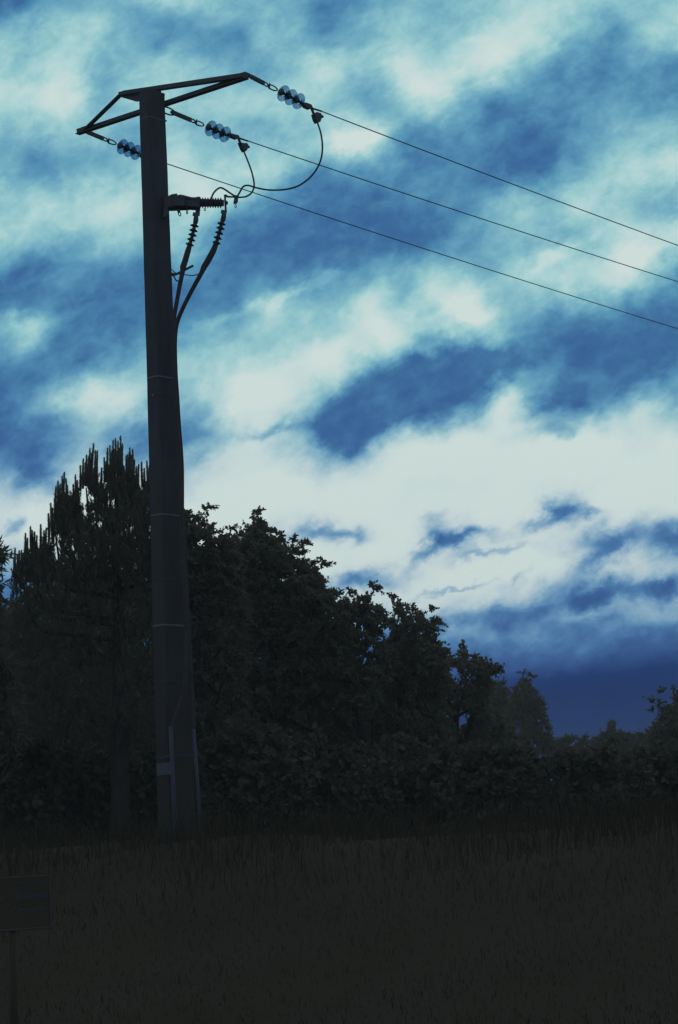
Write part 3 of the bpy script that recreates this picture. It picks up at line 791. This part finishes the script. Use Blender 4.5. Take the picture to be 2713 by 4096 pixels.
def plant(name, label, cat, poly, Yd, thick, rpx, leaf, wr, mname, trunk_px, seed, sparse=0.0, cover=14, group=None, nleaf=0, holes=(), deep=1e9,
          droop=.35, trunk_r=.12, sprigs=5, per=9, inner=1.0, spread=1.0, limbs=14, updir=.25, extra=None):
    rng = np.random.default_rng(seed)
    poly = [tuple(p) for p in poly]; pa = np.array(poly, float)
    lo, hi = pa.min(0), pa.max(0); k = FPX / (Yd * 1.02)
    area_guess = (hi - lo).prod(); n0 = int(2.6 * cover * area_guess / (pi * rpx * rpx))
    P = rng.uniform(lo, hi, size=(n0, 2)); P = P[in_poly(P, poly)]
    ed = edge_dist(P, poly)
    keep = ed > rpx * .6
    # uneven crown: patches thinned out near the outline so that sky shows through
    ph = rng.uniform(0, 6.28, 6)
    nz_ = np.sin(P[:, 0] / 41 + ph[0] + 1.3 * np.sin(P[:, 1] / 57 + ph[1])) + np.sin(P[:, 1] / 35 + ph[2] + 1.1 * np.sin(P[:, 0] / 63 + ph[3]))
    thin = np.clip(1.15 - ed / (rpx * 3.2), 0, 1)
    pr = (1 - thin * (.25 + .5 * (nz_ > .5)) - sparse * (nz_ > .1)) * 1.0
    pr = pr * np.where((P[:, 1] > deep) & (ed > rpx * 2), .30, 1.0)
    keep &= rng.uniform(size=len(P)) < pr
    for hx, hy, hr in holes:
        keep &= (((P[:, 0] - hx) ** 2 + (P[:, 1] - hy) ** 2) > hr * hr) | (rng.uniform(size=len(P)) < .22)
    P = P[keep]; ed = ed[keep]
    if extra is not None: P = np.concatenate([P, np.array(extra, float)]); ed = np.concatenate([ed, np.full(len(extra), rpx * .5)])
    dth = thick * np.sqrt(np.clip(ed / (rpx * 3), .05, 1))
    C = unproj(P, Yd + rng.uniform(-1, 1, len(P)) * dth)
    tb = PY(*trunk_px, Yd); bx = np.array([tb[0], Yd, float(gz(tb[0], Yd))])
    root = empty(name, bx, label, cat, group)
    ctr = C.mean(0)
    # sprigs
    n = len(C); so = np.repeat(C, sprigs, 0)
    outw = unit(so - np.array([ctr[0], ctr[1], ctr[2] - 1.0]))
    sd_ = unit(rng.normal(size=so.shape) + outw * .7 + np.array([0, 0, updir]))
    sl_ = rng.uniform(.6, 1.2, len(so)) * rpx / k * spread * np.where(rng.uniform(size=len(so)) < .14, 1.9, 1.0)
    # leaves
    tt = (np.arange(per) + .6) / per
    lo_ = so[:, None] + sd_[:, None] * (tt[None, :, None] * sl_[:, None, None])
    lo_[..., 2] -= droop * (tt[None] ** 2) * sl_[:, None]
    B = lo_.reshape(-1, 3); base_d = np.repeat(sd_, per, 0)
    D = unit(rng.normal(size=B.shape) * 1.0 + base_d * .6 + np.array([0, 0, -droop]))
    Ls = leaf * rng.uniform(.65, 1.25, len(B)); Ws = Ls * wr * rng.uniform(.8, 1.2, len(B))
    # pick silhouette leaves as separate parts
    if nleaf:
        d = B - EYE; kk = d @ F; bxp = PW / 2 + FPX * (d @ R) / kk; byp = PH / 2 - FPX * (d @ U) / kk
        ang = byp - .5 * bxp if False else byp
        bins = np.floor((bxp - bxp.min()) / max((bxp.max() - bxp.min()) / (nleaf // 2), 1)).astype(int)
        pick = []
        order = np.argsort(ang)
        cnt = {}
        for i in order:
            if cnt.get(bins[i], 0) < 2 and 0 < bxp[i] < PW:
                cnt[bins[i]] = cnt.get(bins[i], 0) + 1; pick.append(i)
            if len(pick) >= nleaf: break
        lm = unit_leaf_mesh('leaf', wr, mname)
        for i in pick:
            d_, s_, t_ = frame(D[i], unit(rng.normal(size=3))); L_ = Ls[i]
            o = bpy.data.objects.new('leaf', lm); COL.objects.link(o); o.parent = root
            p = B[i] - bx
            o.matrix_basis = Matrix(((d_[0] * L_, s_[0] * L_, t_[0] * L_, p[0]), (d_[1] * L_, s_[1] * L_, t_[1] * L_, p[1]), (d_[2] * L_, s_[2] * L_, t_[2] * L_, p[2]), (0, 0, 0, 1)))
        mk = np.ones(len(B), bool); mk[pick] = False; B, D, Ls, Ws = B[mk], D[mk], Ls[mk], Ws[mk]
    V, Q, _, _ = leaf_arrays(B - bx, D, Ls, Ws, rng)
    o = bpy.data.objects.new('crown', arrmesh('crown', V, Q, mname)); COL.objects.link(o); o.parent = root
    o['kind'] = 'stuff'
    # twigs: thin three-sided spines under the sprigs
    a = so - bx; e = lo_[:, -1] - bx; s_ = unit(np.cross(sd_, unit(rng.normal(size=sd_.shape)))); t_ = np.cross(s_, sd_); w_ = .004 * k ** 0 * (1 + leaf)
    mdp = lo_[:, per // 2] - bx
    ringv = lambda c, r: np.stack([c + s_ * r, c - s_ * r * .5 + t_ * r * .87, c - s_ * r * .5 - t_ * r * .87], 1)
    TV = np.concatenate([ringv(a, w_ * 1.6), ringv(mdp, w_), ringv(e, w_ * .4)], 1).reshape(-1, 3)
    b = np.arange(len(a))[:, None] * 9
    TQ = np.concatenate([b + np.array([i + j * 3, (i + 1) % 3 + j * 3, (i + 1) % 3 + j * 3 + 3, i + j * 3 + 3]) for i in range(3) for j in range(2)], 0)
    o = bpy.data.objects.new('twigs', arrmesh('twigs', TV, TQ, 'bark')); COL.objects.link(o); o.parent = root; o['kind'] = 'stuff'
    # trunk and limbs
    top = ctr + np.array([0, 0, (C[:, 2].max() - ctr[2]) * .35])
    m1 = bx + (top - bx) * .35 + rng.normal(size=3) * .12; m2 = bx + (top - bx) * .7 + rng.normal(size=3) * .15
    tp = smooth_path([bx - np.array([0, 0, .3]), m1, m2, top], 6)
    MB().tube(tp, list(np.linspace(trunk_r, trunk_r * .3, len(tp))), 10).build('trunk', 'bark', root, True)
    if limbs:
        idx = np.argsort(-ed + rng.uniform(0, rpx * 2, len(ed)))[-limbs * 2:]
        idx = rng.choice(idx, min(limbs, len(idx)), replace=False)
        for i in idx:
            f0 = rng.uniform(.3, .85); s0 = tp[int(f0 * (len(tp) - 1))]
            md = (s0 + C[i]) / 2 + np.array([0, 0, .12 * np.linalg.norm(C[i] - s0)]) + rng.normal(size=3) * .06
            pp = smooth_path([s0, md, C[i]], 5)
            MB().tube(pp, list(np.linspace(trunk_r * .35, .010, len(pp))), 6).build('limb', 'bark', root, True)
    return root, C

GT = 'broadleaf trees behind the pole'
plant('broadleaf_tree', 'small-leaved tree whose crown shows just right of the pole', 'tree',
      [(640, 2040), (745, 2042), (795, 2045), (818, 2075), (845, 2085), (868, 2062), (884, 2088), (892, 2120), (960, 2110), (1000, 2400), (980, 3000), (640, 3000)],
      43, .8, 26, .07, .32, 'leaf', (800, 3300), 1, sparse=.1, cover=5.5, deep=2420, group=GT, nleaf=70, extra=[(836, 2032), (828, 2040), (770, 2060), (750, 2055)])
plant('broadleaf_tree', 'largest dark leafy tree, domed crown right of the pole', 'tree',
      [(880, 2125), (925, 2098), (975, 2112), (1000, 2082), (1035, 2062), (1078, 2078), (1112, 2100), (1145, 2118), (1185, 2135), (1215, 2155), (1238, 2180), (1222, 2215),
       (1205, 2235), (1252, 2226), (1282, 2262), (1285, 2295), (1330, 2312), (1344, 2338), (1380, 2335), (1392, 2375), (1408, 2400), (1420, 2520), (1400, 2700), (1420, 3000), (860, 3000)],
      46, 1.4, 30, .082, .27, 'leaf', (1080, 3300), 2, sparse=.1, cover=6.5, deep=2500, per=11, group=GT, nleaf=110, limbs=18,
      extra=[(1302, 2250), (1296, 2256), (1038, 2052), (1030, 2056), (1232, 2175), (1395, 2365)], trunk_r=.2, holes=[(1150, 2180, 30), (1110, 2310, 20), (920, 2290, 22), (1270, 2470, 28), (1360, 2560, 40), (1230, 2440, 25), (1330, 2480, 28)])
plant('broadleaf_tree', 'thin-crowned leafy tree with sky showing through its lower right side', 'tree',
      [(1300, 2420), (1360, 2402), (1425, 2398), (1440, 2378), (1462, 2362), (1480, 2335), (1500, 2345), (1500, 2385), (1495, 2412), (1530, 2415), (1556, 2455), (1562, 2500), (1545, 2530),
       (1560, 2600), (1560, 2700), (1540, 2800), (1380, 2950), (1290, 2700)],
      45, 1.0, 28, .08, .27, 'leaf', (1420, 3280), 3, sparse=.12, cover=6, deep=2720, per=11, group=GT, nleaf=60, extra=[(1485, 2342), (1500, 2355)], holes=[(1440, 2500, 35), (1480, 2560, 40), (1460, 2620, 45), (1420, 2580, 30)])
plant('broadleaf_tree', 'leafy tree with a forked top in the middle of the slope of crowns', 'tree',
      [(1530, 2560), (1535, 2510), (1552, 2470), (1560, 2440), (1556, 2400), (1572, 2388), (1595, 2392), (1620, 2410), (1650, 2412), (1672, 2425), (1682, 2445), (1715, 2438), (1735, 2460), (1768, 2462),
       (1772, 2500), (1760, 2545), (1792, 2575), (1808, 2605), (1800, 2700), (1790, 3000), (1430, 3000), (1440, 2720), (1500, 2620)],
      47, 1.3, 29, .08, .27, 'leaf', (1640, 3280), 4, sparse=.1, cover=6.5, deep=2680, per=11, group=GT, nleaf=80, extra=[(1570, 2392), (1725, 2440)], holes=[(1600, 2600, 28), (1680, 2560, 26), (1650, 2470, 22), (1590, 2480, 22), (1560, 2540, 30)])
plant('broadleaf_tree', 'low leafy tree at the right end of the near row, leaves drooping outward', 'tree',
      [(1800, 2620), (1815, 2598), (1838, 2572), (1858, 2578), (1875, 2605), (1902, 2595), (1922, 2622), (1950, 2612), (1968, 2640), (2004, 2662), (1992, 2690), (1972, 2715), (1965, 2780), (1980, 3000), (1700, 3000), (1700, 2700), (1780, 2640)],
      50, 1.2, 29, .082, .27, 'leaf', (1880, 3280), 5, sparse=.12, cover=6.5, deep=2850, per=11, group=GT, nleaf=60, extra=[(1846, 2574), (2000, 2672)], holes=[(1830, 2740, 40), (1815, 2820, 42), (1850, 2870, 30), (1870, 2700, 30)])
plant('broadleaf_tree', 'dense dark tree filling the background behind the largest tree', 'tree',
      [(600, 2220), (760, 2190), (860, 2200), (980, 2240), (1220, 2370), (1370, 2520), (1410, 2680), (1440, 3000), (1440, 3250), (600, 3250)],
      52, 1.0, 60, .15, .36, 'leaf2', (1000, 3350), 61, cover=8, group=GT, limbs=4)
plant('broadleaf_tree', 'dense dark tree filling the background below the middle crowns', 'tree',
      [(1400, 2680), (1500, 2650), (1550, 2570), (1620, 2520), (1740, 2560), (1790, 2660), (1800, 2900), (1860, 2900), (1890, 2680), (1950, 2720), (1975, 2850), (2120, 2970), (2200, 3250), (1400, 3250)],
      56, 1.0, 50, .17, .36, 'leaf2', (1650, 3350), 62, cover=9, group=GT, limbs=4)
plant('broadleaf_tree', 'dense dark tree filling the background behind the pine', 'tree',
      [(-260, 2560), (-60, 2480), (60, 2420), (120, 2330), (300, 2280), (640, 2240), (680, 3250), (-260, 3250)],
      52, 1.0, 60, .17, .36, 'leaf2', (250, 3350), 63, cover=8, group=GT, limbs=4)
GF = 'far small-leaved trees'
plant('birch_tree', 'hazy far tree peeping over between two nearer crowns', 'tree',
      [(1900, 2760), (1975, 2722), (2000, 2708), (2025, 2722), (2045, 2760), (2060, 2960), (1900, 3000)], 96, 2, 24, .09, .30, 'leaf2', (1990, 3200), 6, sparse=.1, cover=10, group=GF, limbs=6)
plant('birch_tree', 'far pointed tree standing where the row meets the open sky', 'tree',
      [(2030, 2800), (2056, 2745), (2078, 2720), (2092, 2695), (2104, 2708), (2132, 2715), (2140, 2745), (2160, 2780), (2182, 2805), (2192, 2850), (2202, 2900), (2205, 2940), (2225, 2960), (2225, 3020), (2030, 3020)],
      92, 2, 24, .09, .30, 'leaf2', (2120, 3200), 7, sparse=.12, cover=12, group=GF, limbs=8, extra=[(2092, 2690), (2112, 2702), (2136, 2708)])
plant('bushy_tree', 'dark bushy tree cut off by the right edge', 'tree',
      [(2560, 3000), (2590, 2930), (2606, 2890), (2622, 2850), (2612, 2815), (2628, 2790), (2645, 2775), (2662, 2800), (2690, 2795), (2705, 2765), (2740, 2755), (2850, 2780), (2900, 3000)],
      70, 1.5, 30, .085, .38, 'leaf2', (2720, 3200), 8, sparse=.15, cover=12, limbs=10, nleaf=50, updir=.8, extra=[(2644, 2768), (2615, 2808), (2695, 2762), (2612, 2842)])
plant('far_hedge', 'low ragged hedge along the skyline at the lower right', 'hedge',
      [(2180, 3010), (2215, 2962), (2245, 2942), (2300, 2938), (2400, 2932), (2430, 2905), (2450, 2880), (2468, 2885), (2482, 2920), (2520, 2932), (2570, 2928), (2620, 2925), (2720, 2920), (2900, 2920), (2900, 3120), (2180, 3120)],
      110, 1.0, 20, .10, .30, 'leaf2', (2400, 3150), 9, sparse=.05, cover=8, deep=3060, limbs=0, updir=1.2, trunk_r=.06)
# undergrowth closing the view below the crowns
GU = 'bramble thickets under the trees'
ul = ['bramble thicket at the left edge under the narrow-leaved tree', 'bramble thicket under the pine, left of the pole', 'bramble thicket directly behind the foot of the pole',
      'bramble thicket under the largest tree', 'bramble thicket below the middle crowns', 'bramble thicket below the last near tree', 'bramble thicket under the two far trees',
      'bramble thicket in front of the skyline hedge', 'bramble thicket at the right edge under the bushy tree']
for i, lb in enumerate(ul):
    x0 = -160 + i * 335
    top = (2900, 2960, 2930, 2880, 2945, 2925, 2950, 2968, 2955)[i]
    plant('bramble_thicket', lb, 'thicket', [(x0 - 60, top + 90), (x0 + 40, top + 30), (x0 + 110, top - 10), (x0 + 170, top + 35), (x0 + 250, top + 5), (x0 + 330, top + 60), (x0 + 420, top + 80), (x0 + 430, 3420), (x0 - 60, 3420)],
          41 + (i % 3), .8, 60, .14, .34, 'bramble', (x0 + 170, 3400), 20 + i, cover=9, group=GU, limbs=0, trunk_r=.03)

# narrow-leaved tree at the left edge
plant('narrow_leaved_tree', 'tree with long narrow drooping leaves at the left edge', 'tree',
      [(-260, 2180), (-60, 2150), (0, 2178), (22, 2200), (18, 2235), (-10, 2262), (20, 2268), (50, 2290), (40, 2335), (20, 2390), (10, 2480), (40, 2560), (70, 2700), (90, 3000), (-260, 3000)],
      36, .7, 48, .21, .085, 'leaf', (-120, 3200), 40, sparse=.25, cover=12, nleaf=50, droop=.7, limbs=10, sprigs=4, per=10)

# ------------------------------------------------------------------ pine
rng = np.random.default_rng(77)
YPN = 40.0; kp = FPX / (YPN * 1.02)
def needle_spray(n, L, r0, nl, ang, rng, taper=.6):
    """needles round a vertical unit shoot; returns triangles"""
    z = np.sort(rng.uniform(.02, 1, n)); a = rng.uniform(0, 2 * pi, n)
    rad = np.stack([np.cos(a), np.sin(a), np.zeros(n)], 1)
    B = rad * r0 + np.array([0, 0, 1.0]) * (z * L)[:, None]
    l = nl * (1 - taper * z) * rng.uniform(.7, 1.2, n)
    D = unit(rad * ang + np.array([0, 0, 1.0]) + rng.normal(size=(n, 3)) * .12)
    S = unit(np.cross(D, rad)) * .0026
    V = np.stack([B - S, B + S, B + D * l[:, None]], 1).reshape(-1, 3)
    return V, np.arange(3 * n).reshape(-1, 3)
shoot_me = []
for k in range(4):
    V, Q = needle_spray(330, 1.0 * .55, .012, .062, .42, rng, .62)
    m_ = MB(); m_.tube([(0, 0, 0), (0.004, 0, .28), (0, .003, .57)], [.016, .015, .008], 6)
    V2 = np.array(m_.v); F2 = []
    for f in m_.f:
        for j in range(1, len(f) - 1): F2.append((f[0], f[j], f[j + 1]))
    Q2 = np.array(F2) + len(V)
    shoot_me.append(arrmesh('shoot', np.concatenate([V, V2]), np.concatenate([Q, Q2]), 'needle'))
tips = [(375, 1772, 150), (361, 1791, 150), (389, 1801, 130), (381, 1800, 130), (368, 1812, 120), (347, 1818, 120), (333, 1833, 130), (322, 1860, 110), (341, 1850, 100), (356, 1822, 110),
        (462, 1752, 150), (482, 1742, 160), (452, 1759, 150), (472, 1762, 150), (490, 1773, 150), (440, 1780, 140), (430, 1791, 130), (448, 1800, 120), (478, 1790, 120), (417, 1828, 110), (408, 1869, 90), (424, 1845, 90), (466, 1800, 120), (457, 1795, 120),
        (519, 1790, 140), (531, 1795, 140), (505, 1820, 130), (538, 1838, 120), (512, 1815, 120), (525, 1818, 120), (566, 1846, 110), (555, 1856, 110), (577, 1871, 100), (587, 1843, 130), (546, 1865, 100), (598, 1860, 110), (495, 1862, 90), (484, 1870, 90),
        (258, 1887, 130), (249, 1902, 130), (270, 1940, 90), (232, 1922, 110), (225, 1943, 100), (264, 1912, 110), (241, 1935, 90), (302, 1897, 130), (294, 1935, 100), (309, 1919, 110), (314, 1950, 90),
        (220, 1986, 100), (203, 2011, 100), (210, 2030, 90), (228, 2010, 80), (240, 2020, 80), (194, 2052, 110), (205, 2070, 100), (215, 2100, 80),
        (123, 2104, 110), (138, 2126, 90), (130, 2120, 90), (164, 2096, 110), (102, 2131, 110), (110, 2150, 90), (148, 2140, 80), (176, 2120, 90), (186, 2110, 90), (61, 2190, 110), (77, 2201, 90), (87, 2199, 90), (99, 2192, 100), (70, 2215, 80), (56, 2235, 90), (93, 2210, 80), (110, 2200, 80)]
pbx = np.array([PY(470, 3000, YPN)[0], YPN, 0]); pbx[2] = float(gz(pbx[0], YPN))
pine = empty('pine_tree', pbx, 'pine tree with upright candle shoots left of the pole', 'tree')
nodes = []
for i, (x, y, l) in enumerate(tips):
    Yd = YPN + rng.uniform(-.35, .35)
    lean = np.array([rng.normal() * .03 + .03, rng.normal() * .05, 0])
    top = PY(x, y, Yd); s_ = (l / kp) / .57 * .95
    d = unit(np.array([0, 0, 1.0]) + lean); base = top - d * .57 * s_
    d_, a_, b_ = frame(d); an = rng.uniform(0, 6.28)
    a2 = a_ * cos(an) + b_ * sin(an); b2 = np.cross(d_, a2)
    o = bpy.data.objects.new('shoot', shoot_me[i % 4]); COL.objects.link(o); o.parent = pine
    wsc = 1.45; p = base - pbx
    o.matrix_basis = Matrix(((a2[0] * wsc, b2[0] * wsc, d_[0] * s_, p[0]), (a2[1] * wsc, b2[1] * wsc, d_[1] * s_, p[1]), (a2[2] * wsc, b2[2] * wsc, d_[2] * s_, p[2]), (0, 0, 0, 1)))
    nodes.append((base, x, y + l))
poly = [(58, 2290), (66, 2262), (98, 2240), (112, 2215), (150, 2200), (190, 2180), (205, 2120), (208, 2080), (225, 2060), (222, 2020), (228, 1990), (252, 1965), (275, 1975), (290, 1990), (318, 1985), (335, 2040),
        (356, 2010), (348, 1965), (330, 1935), (335, 1905), (355, 1885), (385, 1878), (402, 1915), (415, 1925), (420, 1880), (440, 1860), (480, 1850), (492, 1890), (505, 1885), (540, 1890), (552, 1925), (600, 1930), (660, 1960), (700, 2050), (720, 3000), (-60, 3000), (20, 2400)]
holes = [(448, 2012, 11), (460, 2014, 8), (372, 1995, 9), (408, 1928, 8), (418, 1932, 7), (470, 1890, 7), (566, 1935, 9), (573, 1945, 8), (380, 2050, 8), (384, 2095, 9), (400, 2095, 7), (335, 1960, 12), (222, 2155, 16), (230, 2190, 9), (345, 2055, 7), (520, 2118, 6), (225, 2225, 10), (285, 2193, 6)]
ph = rng.uniform([-60, 1850], [720, 3000], size=(26000, 2)); ph = ph[in_poly(ph, poly)]; ed = edge_dist(ph, poly)
kp_ = ed > 14
kp_ &= rng.uniform(size=len(ph)) < np.where(ph[:, 1] < 2330, 1.0, .18)
Pn = ph[kp_]; edn = ed[kp_]
tuftpx = np.array([(x + q1, y + l * q2) for x, y, l in tips for q1, q2 in ((0, .75), (-9, .95), (9, .95), (0, 1.1), (-14, 1.25), (14, 1.25), (0, 1.4), (-8, 1.6), (12, 1.6))], float)
tuftpx = tuftpx[in_poly(tuftpx + np.array([0, 14.0]), poly)]
Pn = np.concatenate([Pn, tuftpx]); edn = np.concatenate([edn, np.full(len(tuftpx), 5.0)])
C = unproj(Pn, YPN + rng.uniform(-1, 1, len(Pn)) * (.3 + 1.2 * np.clip(edn / 150, 0, 1)))
hl = np.ones(len(C), bool)
for hx, hy, hr in holes:
    hl &= ((Pn[:, 0] - hx) ** 2 + (Pn[:, 1] - hy - 8) ** 2) > (hr + 9) ** 2
C = C[hl]
# clumps of needles on short upright shoots, joined (beyond counting)
nn = 34; n = len(C); SL = rng.uniform(.12, .24, n)
dirs = unit(np.array([0, 0, 1.0]) + rng.normal(size=(n, 3)) * .30)
tt = rng.uniform(0, 1, (n, nn)); rad = unit(rng.normal(size=(n, nn, 3)))
B = C[:, None] - dirs[:, None] * .05 + dirs[:, None] * (tt * SL[:, None])[..., None]
D = unit(rad * .75 + dirs[:, None] * 1.0); Ln = .085 * rng.uniform(.6, 1.2, (n, nn, 1)) * (1 - .4 * tt[..., None])
S = unit(np.cross(D, rad + .01)) * .0068
V = np.stack([B - S, B + S, B + D * Ln], 2).reshape(-1, 3) - pbx
o = bpy.data.objects.new('needles', arrmesh('needles', V, np.arange(len(V)).reshape(-1, 3), 'needle')); COL.objects.link(o); o.parent = pine; o['kind'] = 'stuff'
tp = smooth_path([pbx - np.array([0, 0, .3]), PY(480, 2700, YPN), PY(468, 2300, YPN), PY(466, 1960, YPN)], 8)
MB().tube(tp, list(np.linspace(.19, .03, len(tp))), 12).build('trunk', 'bark', pine, True)
# boughs sweep out and turn up to a whorl of shoots
for x, y, y0 in ((375, 1930, 2120), (258, 2010, 2260), (302, 2010, 2230), (525, 1925, 2150), (585, 1950, 2200), (215, 2090, 2330), (165, 2210, 2420), (125, 2220, 2440), (80, 2290, 2500), (345, 1950, 2180), (440, 1915, 2080), (485, 1880, 2060), (640, 2100, 2300), (620, 2300, 2500)):
    Yd = YPN + rng.uniform(-.4, .4)
    s0 = PY(468 + (2400 - y0) * 0, y0 + 60, YPN); e = PY(x, y, Yd); mdl = PY(x + (468 - x) * .18, y0 + 5, Yd)
    pp = smooth_path([s0, (s0 + mdl) / 2 - np.array([0, 0, .04]), mdl, e], 5)
    MB().tube(pp, list(np.linspace(.05, .014, len(pp))), 7).build('bough', 'bark', pine, True)

# ------------------------------------------------------------------ grass and weeds
rng = np.random.default_rng(5)
n = 60000
yy = 8 + (rng.uniform(size=n) ** 1.6) * 52; xx = rng.uniform(-1, 1, n) * (yy * .22 + 2.0)
patch = .5 + .5 * np.sin(xx * 1.7 + 2 * np.sin(yy * .6)) * np.cos(yy * .9 + xx * .5)
bank = sst(yy, 22, 31) * (1 - sst(yy, 50, 60))
h = (.05 + .09 * rng.uniform(size=n) ** 2) * (1 + 6.0 * bank * patch)
B = np.stack([xx, yy, gz(xx, yy) - .02], 1)
a = rng.uniform(0, 2 * pi, n); S = np.stack([np.cos(a), np.sin(a), 0 * a], 1) * (.004 + .0035 * bank)[:, None]
Ln = np.stack([rng.normal(size=n) * .25, rng.normal(size=n) * .25, 0 * a], 1)
m1 = B + (np.array([0, 0, .55]) + Ln * .35) * h[:, None]; tp_ = B + (np.array([0, 0, .95]) + Ln * 1.1) * h[:, None]
V = np.stack([B - S, B + S, m1 + S * .8, m1 - S * .8, tp_], 1).reshape(-1, 3)
b = np.arange(n)[:, None] * 5
T = np.concatenate([b + np.array([0, 1, 2]), b + np.array([0, 2, 3]), b + np.array([3, 2, 4])], 0)
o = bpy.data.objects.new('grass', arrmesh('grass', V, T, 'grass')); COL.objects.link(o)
tag(o, 'rough dark grass covering the verge and the bank', 'grass', kind='stuff')

# ------------------------------------------------------------------ evening haze
hm = bpy.data.materials.new('evening_haze'); hm.use_nodes = True
nt = hm.node_tree; nt.nodes.clear(); q = G(nt)
pv = q.n('ShaderNodeVolumePrincipled'); pv.inputs['Color'].default_value = (.72, .80, .66, 1); pv.inputs['Density'].default_value = HAZE
nt.links.new(pv.outputs[0], q.n('ShaderNodeOutputMaterial').inputs['Volume'])
V = np.array([(x, y, z) for z in (-2.0, 13.9) for y in (-205.0, 335.0) for x in (-265.0, 265.0)])
Q = np.array([(0, 2, 3, 1), (4, 5, 7, 6), (0, 1, 5, 4), (2, 6, 7, 3), (0, 4, 6, 2), (1, 3, 7, 5)])
me = arrmesh('haze', V, Q, 'plate'); me.materials.clear(); me.materials.append(hm)
o = bpy.data.objects.new('haze', me); COL.objects.link(o)
tag(o, 'thin evening haze hanging over the whole scene', 'haze', kind='stuff')
